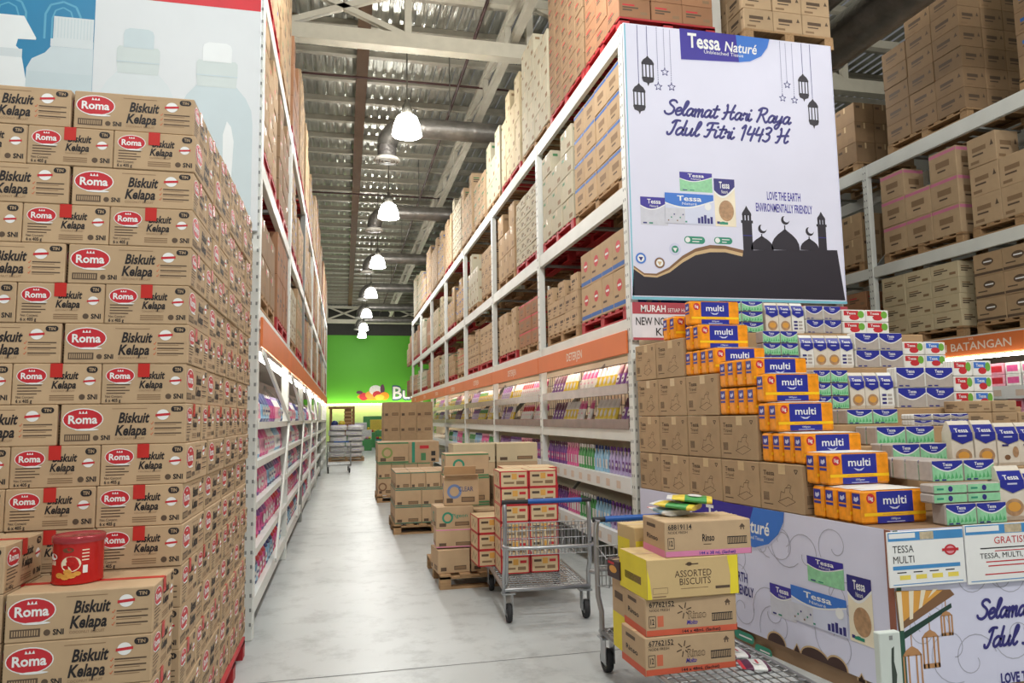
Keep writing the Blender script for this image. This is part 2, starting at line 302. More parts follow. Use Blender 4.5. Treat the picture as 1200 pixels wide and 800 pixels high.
# ------------------------------------------------------------------ pallet racks
HOLE = mat('slot_hole', (140, 142, 140), .8)
BACK = mat('cream_back_panel', (232, 222, 196), .6, var=.03)
DKB = mat('dark_back_panel', (92, 84, 76), .8, var=.1)
STRIP = mat('price_strip', (236, 238, 238), .35, var=.02)
TUBE = mat('fluorescent_tube', (255, 250, 236), .3, var=0, emit=TUBE_E)
def rack(label, xf, sgn, ys, levels, depth, H, shelves, grey=()):
    """xf: face plane; sgn: +1 when the rack lies towards +x of its face. Parts: each upright, beam, brace and shelf board."""
    R = obj('pallet_rack', None, None, (xf, ys[0], 0), 0, label, 'rack')
    X = lambda a: sgn * a
    def bx(m, a0, y0, z0, a1, y1, z1, mt, c=0): m.box(min(X(a0), X(a1)), y0, z0, max(X(a0), X(a1)), y1, z1, mt, c)
    for i, y in enumerate(ys):
        yy = y - ys[0]
        for a in (0, depth - .08):
            m = MB(); bx(m, a, yy, 0, a + .08, yy + .1, H, GREYP if i in grey else PAINT, .006)
            if a == 0 and i < 3:
                fr = Fr((0, yy, 0), (0, -sgn, 0), (0, 0, 1)); fr2 = Fr((min(X(0), X(.08)), yy, 0), (1, 0, 0), (0, 0, 1))
                for k in range(int(H / .1)):
                    for q in (.03, .07):
                        m.rect(fr if sgn < 0 else Fr((0, yy + .1, 0), (0, -1, 0), (0, 0, 1)), q - .008 if sgn > 0 else -q - .008, .1 + k * .1, q + .008 if sgn > 0 else -q + .008, .125 + k * .1, HOLE, .001)
                        if i == 0: m.rect(fr2, q - .014, .1 + k * .1, q + .0, .125 + k * .1, HOLE, .001)
            obj('upright', m, R)
        b = MB()
        for k in range(int(H / 1.1)):
            z = .2 + k * 1.1; b.bar((X(.08), yy + .05, z), (X(depth - .08), yy + .05, z + (1.0 if k % 2 else .02)), .03, .04, GREYP)
            b.bar((X(.08), yy + .05, z + .04), (X(depth - .08), yy + .05, z + 1.04), .03, .03, GREYP)
        obj('end_brace', b, R)
    for i, (y0, y1) in enumerate(zip(ys, ys[1:])):
        a, b_ = y0 - ys[0] + .1, y1 - ys[0]
        for z0, z1 in levels:
            for d in (.01, depth - .06):
                m = MB(); bx(m, d, a, z0, d + .05, b_, z1, PAINT, .004); obj('beam', m, R)
            for k in range(3 if i < 3 else 0):
                m = MB(); bx(m, .06, a + .4 + k * 1.0, z1 - .03, depth - .06, a + .48 + k * 1.0, z1 - .004, GREYP); obj('support_bar', m, R)
        for z, d in shelves:
            m = MB(); bx(m, .02, a, z - .03, d, b_, z, PAINT); bx(m, -.005, a, z - (.14 if sgn > 0 else .05), .02, b_, z + .004, STRIP if sgn > 0 else PAINT)
            if i < 3 and sgn > 0:
                fr = Fr((X(-.006), b_ if sgn > 0 else a, 0), (0, -sgn, 0), (0, 0, 1)); n = int((b_ - a) / .28)
                for k in range(n): m.rect(fr, .1 + k * .28, z - .11, .2 + k * .28, z - .04, mat('pale_price_ticket', (226, 206, 190), .5), .001)
            obj('shelf', m, R)
        m = MB(); bx(m, .9, a - .1, .1, .93, b_, 2.3, BACK if sgn > 0 and xf < 5 else DKB); obj('back_panel', m, R)
        m = MB(); bx(m, .03, a - .08, 2.27, depth - .08, b_ + .08, 2.285, DKB if sgn < 0 else BACK); obj('canopy_board', m, R)
    return R
YR = [6.05 + 3.07 * k for k in range(8)]
rack('white pallet rack under the orange signs behind the tissue display', 2.5, 1, YR, ((1.31, 1.43), (2.29, 2.42), (3.5, 3.66), (5.03, 5.2)), 1.1, 5.195, ((.98, .85), (.45, .85)))
rack('white pallet rack whose end carries the hanging festive banner', 3.77, 1, YR[:4], ((2.29, 2.42), (3.5, 3.66), (5.03, 5.2)), .94, 5.195, ())
YL = [5.6 + 3.07 * k for k in range(8)]
rack('white pallet rack beyond the tall biscuit carton stack', -.62, -1, YL, ((.14, .26), (2.27, 2.4), (3.42, 3.55), (4.8, 4.95)), 1.1, 4.945, ((.62, .85), (.95, .85), (1.25, .85), (1.535, .85)), (2, 5))
YF = [2.6 + 3.0 * k for k in range(5)]
rack('pale pallet rack under the bar soap sign across the next aisle', 7.2, 1, YF, ((2.28, 2.42), (3.4, 3.55), (4.84, 5.02)), 1.1, 5.015, ((.5, .85), (.95, .85), (1.4, .85), (1.8, .85)))
# diagonal stays in the bays beyond the biscuit stack
for i in range(4):
    y = YL[i]
    m = MB().bar((-.597, y + .12, 2.06), (-.597, y + 3.0, 1.54), .02, .05, PAINT).bar((-.597, y + 3.0, 1.54), (-.597, y + 1.5, .28), .02, .05, PAINT)
    obj('diagonal_stay', m, None, (0, 0, 0), 0, 'slanting white stay bar across the %s bay beyond the biscuit stack' % ORD[i], 'rack stay', 'stay bars of the rack beyond the biscuits')
# ------------------------------------------------------------------ orange category boards and tubes
def board(xf, sgn, y0, y1, z0, z1, txt, label, small=None, tx=.5, tw=None):
    m = MB().box(min(xf, xf - sgn * .02), y0, z0, max(xf, xf - sgn * .02), y1, z1, ORANGE, .004)
    fr = Fr((xf - sgn * .02, y1 if sgn > 0 else y0, z0), (0, -sgn, 0), (0, 0, 1)); W = y1 - y0
    if txt: m.text(fr, txt, W * tx, (z1 - z0) * .3, (z1 - z0) * .42, mat('sign_lettering', (244, 226, 210), .5), align='c', bold=.012, l=.002, w=tw)
    if small: m.text(fr, small, W * tx * 1.12, (z1 - z0) * .82, (z1 - z0) * .12, mat('sign_lettering', (244, 226, 210), .5), align='c', l=.002)
    return obj('category_board', m, None, (0, 0, 0), 0, label, 'sign', 'orange category boards')
for i in range(7):
    board(2.495, 1, YR[i] + .06, YR[i + 1] + .04, 2.1, 2.31, 'DETERJEN', 'orange board reading DETERJEN over the %s bay of bottles' % ORD[i])
    t = MB().tube([(2.56, YR[i] + .3, 2.2), (2.56, YR[i + 1] - .2, 2.2)], .02, TUBE, 8)
    obj('tube_light', t, None, (0, 0, 0), 0, 'lit white tube behind the board over the %s bay of bottles' % ORD[i], 'tube light', 'tube lights of the bottle shelves')
    board(-.614, -1, YL[i] + .06, YL[i + 1] + .04, 2.1, 2.32, '', 'orange board over the %s bay beyond the biscuit stack' % ORD[i])
    t = MB().tube([(-.66, YL[i] + .12, 2.06), (-.66, YL[i + 1] - .05, 2.06)], .03, TUBE, 8)
    obj('tube_light', t, None, (0, 0, 0), 0, 'bright white tube under the board over the %s bay beyond the biscuit stack' % ORD[i], 'tube light', 'tube lights beyond the biscuit stack')
board(7.195, 1, 3.2, 8.5, 2.18, 2.4, 'SABUN BATANGAN', 'orange board reading BATANGAN across the next aisle', 'BAR', .245, 1.36)
obj('tube_light', MB().tube([(7.172, 3.2, 2.15), (7.172, 7.95, 2.15)], .018, TUBE, 8), None, (0, 0, 0), 0, 'lit white tube under the BATANGAN board', 'tube light')
# ------------------------------------------------------------------ pallets and the cartons on the racks
def pallet_mesh(W, D, H, mt):
    top = MB(); n = 7
    for k in range(n):
        x = -W / 2 + k * (W - .1) / (n - 1); top.box(x, -D / 2, H - .022, x + .1, D / 2, H, mt, .003)
    st = []
    for j in (-1, 0, 1):
        s = MB()
        for i in (-1, 0, 1): s.box(i * (W / 2 - .05) - .05, j * (D / 2 - .05) - .05, .02, i * (W / 2 - .05) + .05, j * (D / 2 - .05) + .05, H - .022, mt)
        s.box(-W / 2, j * (D / 2 - .05) - .05, 0, W / 2, j * (D / 2 - .05) + .05, .02, mt); s.box(-W / 2, j * (D / 2 - .05) - .05, H - .04, W / 2, j * (D / 2 - .05) + .05, H - .022, mt)
        st.append(s.mesh('runner'))
    return top.mesh('deck_boards'), st
PM = {'wood': pallet_mesh(1.2, 1.0, .13, WOOD), 'red': pallet_mesh(1.2, 1.0, .13, REDP)}
def pallet(kind, loc, rz, label, group, parts=True, mesh=None):
    d, st = mesh or PM[kind]
    o = obj('pallet', None, None, loc, rz, label, 'pallet', group)
    obj('deck_boards', d, o)
    for s in st: obj('runner', s, o)
    return o
def shade(c, k): return tuple(min(255, v * k) for v in c)
BODY = {'tan': CARD, 'kraft': CARD2, 'pale': mat('pale_carton', (190, 182, 158), .75, var=.05, rnd=.06), 'dun': mat('dun_carton', (146, 118, 88), .8, var=.07, rnd=.1),
        'rust': mat('rust_carton', (158, 114, 82), .8, var=.06, rnd=.08), 'cream': mat('cream_carton', (200, 184, 150), .75, var=.05, rnd=.05)}
ACC = {'blue': mat('blue_band', (50, 100, 172), .6), 'green': mat('green_band', (70, 128, 84), .6), 'red': RED, 'ink': INK, 'pink': mat('pink_band', (206, 122, 150), .6),
       'yellow': mat('yellow_band', (232, 212, 52), .6), 'none': INK2}
CMESH = {}
def carton_mesh(L, D, H, body, acc, style):
    k = (round(L, 3), round(D, 3), round(H, 3), body, acc, style)
    if k in CMESH: return CMESH[k]
    m = MB().box(-L/2, -D/2, 0, L/2, D/2, H, BODY[body], .005); fs = frames(L, D, H); A = ACC[acc]; T = mat('packing_tape', (204, 178, 136), .3)
    for q in 'frbl':
        W = L if q in 'fb' else D; f = fs[q]
        if style == 0:                                           # text block and small mark
            for i, (a, b) in enumerate(((.12, .5), (.12, .62), (.12, .42))): m.rect(f, W*a, H*(.62 - i*.13), W*b, H*(.70 - i*.13), INK if i else A)
            m.rect(f, W*.68, H*.2, W*.9, H*.36, INK2)
        elif style == 1:                                         # band and oval
            m.rect(f, 0.006, H*.06, W-.006, H*.17, A); m.disc(f, W*.5, H*.6, W*.2, H*.16, RED if acc == 'blue' else A); m.rect(f, W*.36, H*.57, W*.64, H*.63, WHITE, .0012)
            m.rect(f, W*.1, H*.3, W*.42, H*.36, INK)
        elif style == 2:                                         # plain with tape
            m.rect(f, W*.46, H*.7, W*.54, H-.004, T); m.rect(f, W*.62, H*.12, W*.9, H*.3, INK2); m.rect(f, W*.1, H*.72, W*.3, H*.84, A)
        elif style == 3:                                         # big word and arrows
            m.rect(f, W*.18, H*.5, W*.66, H*.66, A); m.rect(f, W*.18, H*.36, W*.56, H*.42, INK); m.poly(f, [(W*.8, H*.55), (W*.92, H*.55), (W*.86, H*.75)], INK); m.rect(f, W*.1, H*.1, W*.4, H*.2, INK2)
        else:                                                    # top and bottom bands
            m.rect(f, .006, H*.84, W-.006, H*.95, A); m.rect(f, W*.25, H*.4, W*.75, H*.62, INK2); m.rect(f, W*.3, H*.25, W*.6, H*.31, INK)
    CMESH[k] = m.mesh('carton'); return CMESH[k]
REQ = []       # every visible carton of the racks: (apparent size, name, mesh, location, turn, label, group)
CAMP = Vector((0, 0, 1.55))
def load(name, place, xf, sgn, y0, W, z0, H, L, h, body, acc, style, pal, D=.32, ragged=1, depth=3, pdesc='', nside=None):
    """A pallet of cartons seen from its aisle face and its near end; only those that show."""
    L = (W - .01) / max(1, round(W / L)); h = H / max(1, round(H / h)); n = round(W / L); r = round(H / h)
    pallet(pal, (xf + sgn * .53, y0 + W / 2, z0 + .001), PI / 2, '%s pallet under the %s %s' % ('red' if pal == 'red' else 'wooden', pdesc, place), 'pallets of the ' + place, mesh=PMS(pal, W))
    rz = -PI / 2 if sgn > 0 else PI / 2
    zb = z0 + .1325
    hs = [r - (random.choice((0, 0, 0, 1, 1)) if ragged and r > 2 else 0) for i in range(n)]
    for k in range(r):
        for i in range(n):
            if k >= hs[i]: continue
            for j in range(depth if i == 0 else 1):
                Dj = (D if depth == 1 else .98 / 3)
                me = carton_mesh(L - .007, Dj - .003, h - .001, body, acc, style)
                x = xf + sgn * (.035 + Dj * (j + .5) + (random.uniform(-.01, 0) if j == 0 else 0)); y = y0 + L * (i + .5) + .005
                p = Vector((x, y, zb + k * h))
                lab = '%s carton, row %s, %s %s, %s %s' % (body_word[body], num[k], 'column ' + num[i] if j == 0 else 'end spot', '' if j == 0 else num[j], pdesc, place)
                REQ.append(((L * h) / max(1, (p - CAMP).length) ** 2 * (abs((x) / max(.5, (p - CAMP).length)) + .1), name, me, p, rz + random.uniform(-.011, .011), ' '.join(lab.split()).replace(' ,', ','), 'cartons on the ' + pdesc + ' ' + place))
body_word = {'tan': 'tan', 'kraft': 'brown', 'pale': 'pale', 'dun': 'dark', 'rust': 'rusty', 'cream': 'cream'}
num = 'one two three four five six seven eight nine ten eleven twelve'.split()
_pm = {}
def PMS(pal, W):
    k = (pal, round(W, 2))
    if k not in _pm: _pm[k] = pallet_mesh(W, 1.0, .13, WOOD if pal == 'wood' else REDP)
    return _pm[k]
DR = 'detergent rack'
near = [  # the first loads of the detergent rack: level, y0, width, height, carton length, height, body, accent, style, pallet
 (0, 6.2, 1.3, .74, .33, .37, 'tan', 'blue', 1, 'red'), (0, 7.62, 1.25, .6, .26, .2, 'tan', 'ink', 3, 'wood'),
 (0, 9.32, 1.1, .62, .4, .2, 'rust', 'red', 4, 'wood'), (0, 10.6, 1.25, .66, .3, .22, 'tan', 'none', 2, 'red'),
 (1, 6.2, 1.42, 1.14, .36, .285, 'tan', 'blue', 4, 'wood'), (1, 7.7, 1.3, 1.12, .44, .28, 'pale', 'green', 2, 'red'),
 (1, 9.3, 1.2, .95, .3, .16, 'pale', 'none', 0, 'red'), (1, 10.62, 1.2, 1.08, .4, .36, 'kraft', 'none', 2, 'wood'),
 (2, 6.15, 1.0, 1.55, .33, .2, 'rust', 'red', 0, 'red'), (2, 7.2, 1.35, 1.6, .27, .17, 'dun', 'red', 0, 'red'), (2, 8.62, 1.4, 1.55, .35, .3, 'pale', 'none', 2, 'wood'),
 (2, 10.15, 1.3, 1.4, .34, .35, 'cream', 'none', 2, 'red'), (2, 11.6, 1.2, 1.15, .4, .38, 'pale', 'green', 2, 'wood')]
LV = (2.42, 3.66, 5.2); LW = ('lower', 'middle', 'top'); cnt = [0, 0, 0]
for lv, y0, W, H, L, h, b, a, s, p in near:
    load('detergent_carton', DR, 2.5, 1, y0, W, LV[lv], H, L, h, b, a, s, p, pdesc='%s load on %s beam of' % (ORD[cnt[lv]], LW[lv]), ragged=1 if s != 4 else 0); cnt[lv] += 1
rs = random.Random(5)
for lv in range(3):
    for k in range(2 if lv < 2 else 3, 14 if lv < 2 else 13):
        if lv < 2: b0 = YR[2 + (k - 2) // 2] + .13; y = b0 + (k % 2) * 1.46; W = rs.uniform(1.05, 1.36)
        else: y = 12.9 + (k - 3) * 1.45; W = rs.uniform(1.1, 1.38)
        H = (rs.uniform(.5, .72), rs.uniform(.7, 1.08), rs.uniform(1.0, 1.45))[lv]
        load('detergent_carton', DR, 2.5, 1, y, W, LV[lv], H, rs.choice((.3, .36, .42)), rs.choice((.2, .26, .34)), rs.choice(('tan', 'kraft', 'cream', 'pale', 'tan', 'rust')),
             rs.choice(('none', 'red', 'green', 'blue', 'ink')), rs.choice((0, 2, 2, 3, 4)), rs.choice(('red', 'wood')), pdesc='%s load on %s beam of' % (ORD[cnt[lv]], LW[lv]), depth=1)
        cnt[lv] += 1
# the rack behind the hanging banner: its end loads rise above the banner
load('detergent_carton', 'banner rack', 3.79, 1, 6.1, 1.2, 5.2, 1.5, .34, .21, 'tan', 'ink', 3, 'wood', pdesc='first load on top beam of', depth=3)
cb = 0
for lv in range(2):
    for k in range(6):
        y = YR[k // 2] + .13 + (k % 2) * 1.46; W = rs.uniform(1.15, 1.36)
        load('detergent_carton', 'banner rack', 3.79, 1, y, W, LV[lv], rs.uniform(.8, .98) if lv else .66, .42, .36, rs.choice(('tan', 'kraft', 'dun')), 'none', 2, 'wood', pdesc='%s load on %s beam of' % (ORD[k], LW[lv]), depth=1)
# rack beyond the biscuit stack
LL = (2.4, 3.55, 4.95); cnt = [0, 0, 0]
for lv in range(3):
    for k in range(14):
        y = YL[k // 2] + .13 + (k % 2) * 1.46; W = rs.uniform(1.1, 1.36); H = (rs.uniform(.6, .86), rs.uniform(.8, 1.1), rs.uniform(1.0, 1.5))[lv]
        load('storage_carton', 'biscuit-side rack', -.6, -1, y, W, LL[lv], H, rs.choice((.3, .36, .42)), rs.choice((.2, .28, .36)), rs.choice(('tan', 'kraft', 'dun', 'pale', 'rust')),
             rs.choice(('none', 'red', 'green', 'blue', 'ink')), rs.choice((0, 2, 2, 3)), rs.choice(('red', 'wood')), pdesc='%s load on %s beam of' % (ORD[cnt[lv]], LW[lv]), depth=2 if y < 6 else 1)
        cnt[lv] += 1
# the rack across the next aisle
far = [(0, 3.0, 1.2, .8, .4, .25, 'tan', 'ink', 0, 'wood'), (0, 4.35, 1.1, .78, .4, .26, 'kraft', 'red', 4, 'wood'), (0, 5.8, 1.2, .8, .38, .29, 'kraft', 'ink', 1, 'wood'), (0, 7.2, 1.3, .8, .42, .2, 'cream', 'none', 0, 'wood'), (0, 8.8, 1.2, .7, .4, .24, 'rust', 'red', 0, 'wood'),
       (1, 2.85, 1.2, 1.0, .4, .33, 'tan', 'ink', 3, 'wood'), (1, 4.3, 1.22, 1.05, .42, .35, 'tan', 'none', 3, 'wood'), (1, 7.1, 1.3, 1.08, .42, .36, 'tan', 'pink', 4, 'wood'), (1, 5.75, 1.2, 1.05, .4, .35, 'tan', 'none', 3, 'wood'), (1, 8.8, 1.25, .72, .42, .3, 'kraft', 'ink', 2, 'wood'),
       (2, 3.0, 1.2, 1.6, .42, .24, 'dun', 'blue', 3, 'wood'), (2, 4.6, 1.6, 1.75, .4, .24, 'dun', 'blue', 3, 'wood'), (2, 6.9, 1.3, 1.55, .43, .26, 'dun', 'ink', 3, 'wood'), (2, 8.8, 1.3, 1.2, .42, .3, 'dun', 'ink', 2, 'wood')]
LF = (2.42, 3.55, 5.02); cnt = [0, 0, 0]
for lv, y0, W, H, L, h, b, a, s, p in far:
    load('soap_carton', 'bar soap rack', 7.2, 1, y0, W, LF[lv], H, L, h, b, a, s, p, pdesc='%s load on %s beam of' % (ORD[cnt[lv]], LW[lv])); cnt[lv] += 1
for nm, lab, gr in (('detergent_carton', 'all the smaller cartons far down the beams of the detergent rack', 'detergent'), ('storage_carton', 'all the smaller cartons far down the beams beyond the biscuit stack', 'storage'), ('soap_carton', 'the remaining cartons on the bar soap rack', 'soap')):
    rq = sorted([r for r in REQ if r[1] == nm], key=lambda r: -r[0])
    for _, name, me, p, rz, l, g in rq[:300]: obj(name, me, None, p, rz, l, 'carton', g)
    if len(rq) > 300:
        b = MB()
        for _, name, me, p, rz, l, g in rq[300:]:
            M = Matrix.Translation(p) @ Matrix.Rotation(rz, 4, 'Z'); vs = [M @ v.co for v in me.vertices]; base = len(b.v); b.v += [tuple(v) for v in vs]
            mm = [b.mi(x) for x in me.materials]
            for pl in me.polygons: b.f.append(tuple(base + i for i in pl.vertices)); b.m.append(mm[pl.material_index]); b.sm.append(False)
        obj(nm + 's_in_distance', b, None, (0, 0, 0), 0, lab, 'carton', None, 'stuff')
# ------------------------------------------------------------------ biscuit cartons
BL, BD, BH = .475, .325, .167
TICK = mat('orange_tick', (206, 96, 60), .6)
def oval(m, f, cx, cy, rx, ry, word=True):
    m.disc(f, cx, cy, rx, ry, WHITE, .0006); m.disc(f, cx, cy, rx * .95, ry * .91, RED, .0011)
    m.disc(f, cx + rx * .2, cy - ry * .94, rx * .6, ry * .1, WHITE, .0013, 12)
    if word:
        m.text(f, 'Roma', cx, cy - ry * .38, ry * .74, WHITE, .0017, rx * 1.42, .03, align='c')
        for dx in (-.14, 0, .14): m.poly(f, [(cx + (dx - .07) * rx, cy + ry * .5), (cx + (dx + .07) * rx, cy + ry * .5), (cx + dx * rx * 1.2, cy + ry * .76)], WHITE, .0017)
def tin_pill(m, f, x0, y0, x1, y1):
    m.pill(f, x0, y0, x1, y1, BLACK, .0008); m.text(f, 'TIN', (x0 + x1) / 2, y0 + (y1 - y0) * .24, (y1 - y0) * .52, CARD, .0014, (x1 - x0) * .56, .02, align='c')
def badge(m, f, cx, cy, r):
    m.disc(f, cx, cy, r, r * .92, WHITE, .0007); m.poly(f, [(cx - r * 1.2, cy - r * .32), (cx + r * 1.2, cy - r * .12), (cx + r * 1.2, cy + r * .3), (cx - r * 1.2, cy + r * .1)], RED, .0012)
def biskuit(m, f, x, y, w_, h_):
    m.text(f, 'Biskuit', x + w_ * .08, y + h_ * .54, h_ * .40, BLACK, .001, w_ * .9, .03, .25)
    m.text(f, 'Kelapa', x, y + h_ * .04, h_ * .40, BLACK, .001, w_ * .9, .03, .25)
    m.text(f, 'COCONUT BISCUIT', x + w_ * .0, y - h_ * .14, h_ * .09, INK2, .001, w_ * .85)
def sni(m, f, x, y, h_):
    m.disc(f, x, y + h_ * .4, h_ * .5, h_ * .5, INK, .0008, 14); m.text(f, 'SNI', x + h_ * .85, y, h_ * .85, BLACK, .001, h_ * 1.6, .03)
bm = MB().box(-BL/2, -BD/2, 0, BL/2, BD/2, BH - .0012, CARD, .0035); F_ = frames(BL, BD, BH - .0012)
for q in 'fb':                                                   # long faces
    f = F_[q]; oval(bm, f, .175 * BL, .63 * BH, .16 * BL, .27 * BH)
    biskuit(bm, f, .43 * BL, .2 * BH, .28 * BL, .62 * BH); tin_pill(bm, f, .875 * BL, .79 * BH, .975 * BL, .93 * BH); badge(bm, f, .81 * BL, .72 * BH, .05 * BL)
    bm.rect(f, .035 * BL, .1 * BH, .235 * BL, .27 * BH, INK); sni(bm, f, .28 * BL, .12 * BH, .13 * BH)
    for k in range(11): bm.rect(f, (.047 + k * .0165) * BL, .13 * BH, (.055 + k * .0165) * BL, .24 * BH, CARD, .001)
    bm.rect(f, .4 * BL, .87 * BH, .68 * BL, .885 * BH, INK2)
    for k in range(3):
        bm.rect(f, .745 * BL, (.5 - k * .13) * BH, .965 * BL, (.53 - k * .13) * BH, INK); bm.rect(f, .745 * BL, (.46 - k * .13) * BH, .92 * BL, (.475 - k * .13) * BH, INK2)
        bm.line(f, [(.715 * BL, (.51 - k * .13) * BH), (.722 * BL, (.48 - k * .13) * BH), (.735 * BL, (.55 - k * .13) * BH)], .0022, TICK)
for q in 'rl':                                                   # short faces
    f = F_[q]; W = BD; oval(bm, f, .215 * W, .7 * BH, .17 * W, .2 * BH); biskuit(bm, f, .44 * W, .37 * BH, .31 * W, .46 * BH)
    tin_pill(bm, f, .83 * W, .77 * BH, .96 * W, .93 * BH); badge(bm, f, .87 * W, .57 * BH, .06 * W); sni(bm, f, .79 * W, .12 * BH, .14 * BH)
    for k in range(4): bm.rect(f, .06 * W, (.46 - k * .07) * BH, (.33 - .05 * (k % 2)) * W, (.485 - k * .07) * BH, INK)
    bm.text(f, 'Net Content:', .05 * W, .155 * BH, .06 * BH, BLACK, w=.2 * W); bm.text(f, '6 x 405 g', .05 * W, .05 * BH, .08 * BH, BLACK, w=.18 * W, bold=.02)
    for k in range(3): bm.rect(f, .42 * W, (.2 - k * .05) * BH, .7 * W, (.225 - k * .05) * BH, INK2)
bisc = bm.mesh('biscuit_carton')
tp = MB(); f = F_['t']; tp.rect(f, 0, BD * .44, BL, BD * .56, TAPE, .0008)
for q in 'rl': tp.rect(F_[q], BD * .42, BH * .66, BD * .56, BH, TAPE, .0022)
tape = tp.mesh('tape')
BG = 'coconut biscuit cartons'
def biscuit(x, y, z, rz, label):
    o = obj('biscuit_carton', bisc, None, (x, y, z), rz, label, 'carton', BG); obj('tape', tape, o); return o
SX, SY, Z0, NR = -.648, 3.3, .125, 17
for r in range(NR):                                              # r = 0 is the bottom layer
    top = NR - 1 - r; z = Z0 + r * BH; long_ = top in (0, 2, 4, 6, 8) or (top > 11 and top % 2 == 0)
    lay = '%s layer from the top' % ORD[top]
    jt = random.uniform(-.006, .006)
    if long_:
        for i in range(2): biscuit(SX - BL * (i + .5) - i * .012 + jt, SY + BD / 2 + random.uniform(0, .006), z, 0, 'coconut biscuit carton, %s, %s across the stack front' % (lay, ('corner' if i == 0 else 'second')))
        for j in range(1, 6): biscuit(SX - BL / 2 + jt + random.uniform(-.004, .004), SY + BD * (j + .5) + j * .025, z, 0, 'coconut biscuit carton, %s, %s back along the aisle face' % (lay, ORD[j]))
    else:
        for i in range(3): biscuit(SX - BD * (i + .5) - i * .003 + jt, SY + BL / 2 + random.uniform(0, .006), z, PI / 2, 'coconut biscuit carton, %s, %s across the stack front' % (lay, ('corner' if i == 0 else ORD[i])))
        for j in range(1, 4): biscuit(SX - BD / 2 + jt + random.uniform(-.004, .004), SY + BL * (j + .5) + j * .042, z, PI / 2, 'coconut biscuit carton, %s, %s back along the aisle face' % (lay, ORD[j]))
for i, y in enumerate((3.32, 4.3)):
    pallet('red', (-1.14, y + .5, 0), 0, 'red pallet under the biscuit stack, %s' % ('toward the aisle front' if i == 0 else 'toward the racks'), 'pallets under the biscuit stack', mesh=pallet_mesh(1.02, .96, .124, REDP))
for r in range(5):
    biscuit(-.668 - BL / 2, 2.94 + BD / 2, Z0 + r * BH, 0, 'coconut biscuit carton, %s of the low pile before the tall stack, aisle side' % ('top' if r == 4 else ORD[r] + ' up'))
for r in range(6):
    biscuit(-1.155 - BL / 2, 2.945 + BD / 2, Z0 + r * BH, 0, 'coconut biscuit carton, %s of the low pile beside the red tin' % ('top' if r == 5 else ORD[r] + ' up'))
pallet('red', (-1.14, 3.1, 0), 0, 'red pallet under the low biscuit pile before the tall stack', 'pallets under the biscuit stack', mesh=pallet_mesh(1.0, .33, .124, REDP))
TINR = mat('red_tin', (204, 40, 36), .25, .3, var=.04)
TZ = Z0 + 5 * BH + .001
t = obj('biscuit_tin', MB().lathe([(.083, 0), (.087, .004), (.085, .01), (.085, .15), (.087, .155)], TINR, n=32), None, (-.975, 3.115, TZ), -.1, 'red round biscuit tin standing on the low carton pile', 'tin')
obj('lid', MB().lathe([(.0885, .148), (.0895, .152), (.0895, .17), (.086, .173), (.08, .168), (.02, .168)], mat('clear_red_lid', (168, 60, 66), .2, .2), n=32), t)
def wrap(m, pts, mt, r, z0, k=1.0):                              # a flat shape bent round the tin
    m.add([(r * math.sin(x / r), -r * math.cos(x / r), z0 + y) for x, y in pts], [tuple(range(len(pts)))], mt)
lb = MB()
el = lambda cx, cy, rx, ry, n=20: [(cx + rx * math.cos(6.283 * k / n), cy + ry * math.sin(6.283 * k / n)) for k in range(n)]
CREAM = mat('cream_print', (238, 226, 200), .5); GOLD = mat('gold_biscuit', (222, 160, 70), .5); BROWN = mat('brown_print', (110, 66, 40), .5)
wrap(lb, el(.01, .075, .034, .028), CREAM, .0856, 0); wrap(lb, el(.01, .078, .016, .012), TINR, .0859, 0)
for a, b_, c in ((-.03, .035, .016), (-.008, .03, .017), (.014, .034, .016), (.032, .04, .013), (.0, .048, .015)): wrap(lb, el(a, b_, c, c * .62, 12), GOLD, .0862 + a * .01, 0)
wrap(lb, el(.0, .125, .02, .009), BROWN, .0856, 0); wrap(lb, [(.05, .04), (.066, .04), (.066, .068), (.05, .068)], WHITE, .0856, 0)
wrap(lb, el(-.065, .1, .022, .012), WHITE, .0857, 0); wrap(lb, [(-.075, .07), (-.05, .07), (-.05, .085), (-.075, .085)], CREAM, .0856, 0)
for k in range(4): wrap(lb, [(.046, .085 + k * .012), (.07, .085 + k * .012), (.07, .089 + k * .012), (.046, .089 + k * .012)], CREAM, .0856, 0)
obj('label_print', lb, t)
# ------------------------------------------------------------------ poster of pale bottles on the rack end
PW = mat('poster_white', (222, 228, 232), .45, var=.01); PB = mat('poster_blue', (42, 132, 178), .45, var=.03); PS = [mat('poster_pale_%s' % n, c, .45, var=.02) for n, c in
      (('a', (206, 220, 226)), ('b', (200, 216, 222)), ('c', (206, 218, 218)), ('d', (216, 226, 230)), ('e', (236, 242, 244)), ('f', (96, 172, 204)))]
PY = 5.56
m = MB().box(-3.0, PY, 2.95, -.64, PY + .03, 5.3, PW, .004); f = Fr((0, PY, 0), (1, 0, 0), (0, 0, 1))
_poly = m.poly
def _scaled(fr, pts, mt, l=.0006): return _poly(fr, [(min(x * 1.035, -.645), 1.55 + (z - 1.55) * 1.035) for x, z in pts], mt, l)
m.poly = _scaled
def sym(cx, prof): return [(cx - r, z) for r, z in prof] + [(cx + r, z) for r, z in prof[::-1]]
m.rect(f, -2.88, 2.93, -1.729, 5.1, PB, .001); m.rect(f, -1.729, 4.56, -.62, 4.78, mat('poster_red', (212, 32, 48), .45), .001)
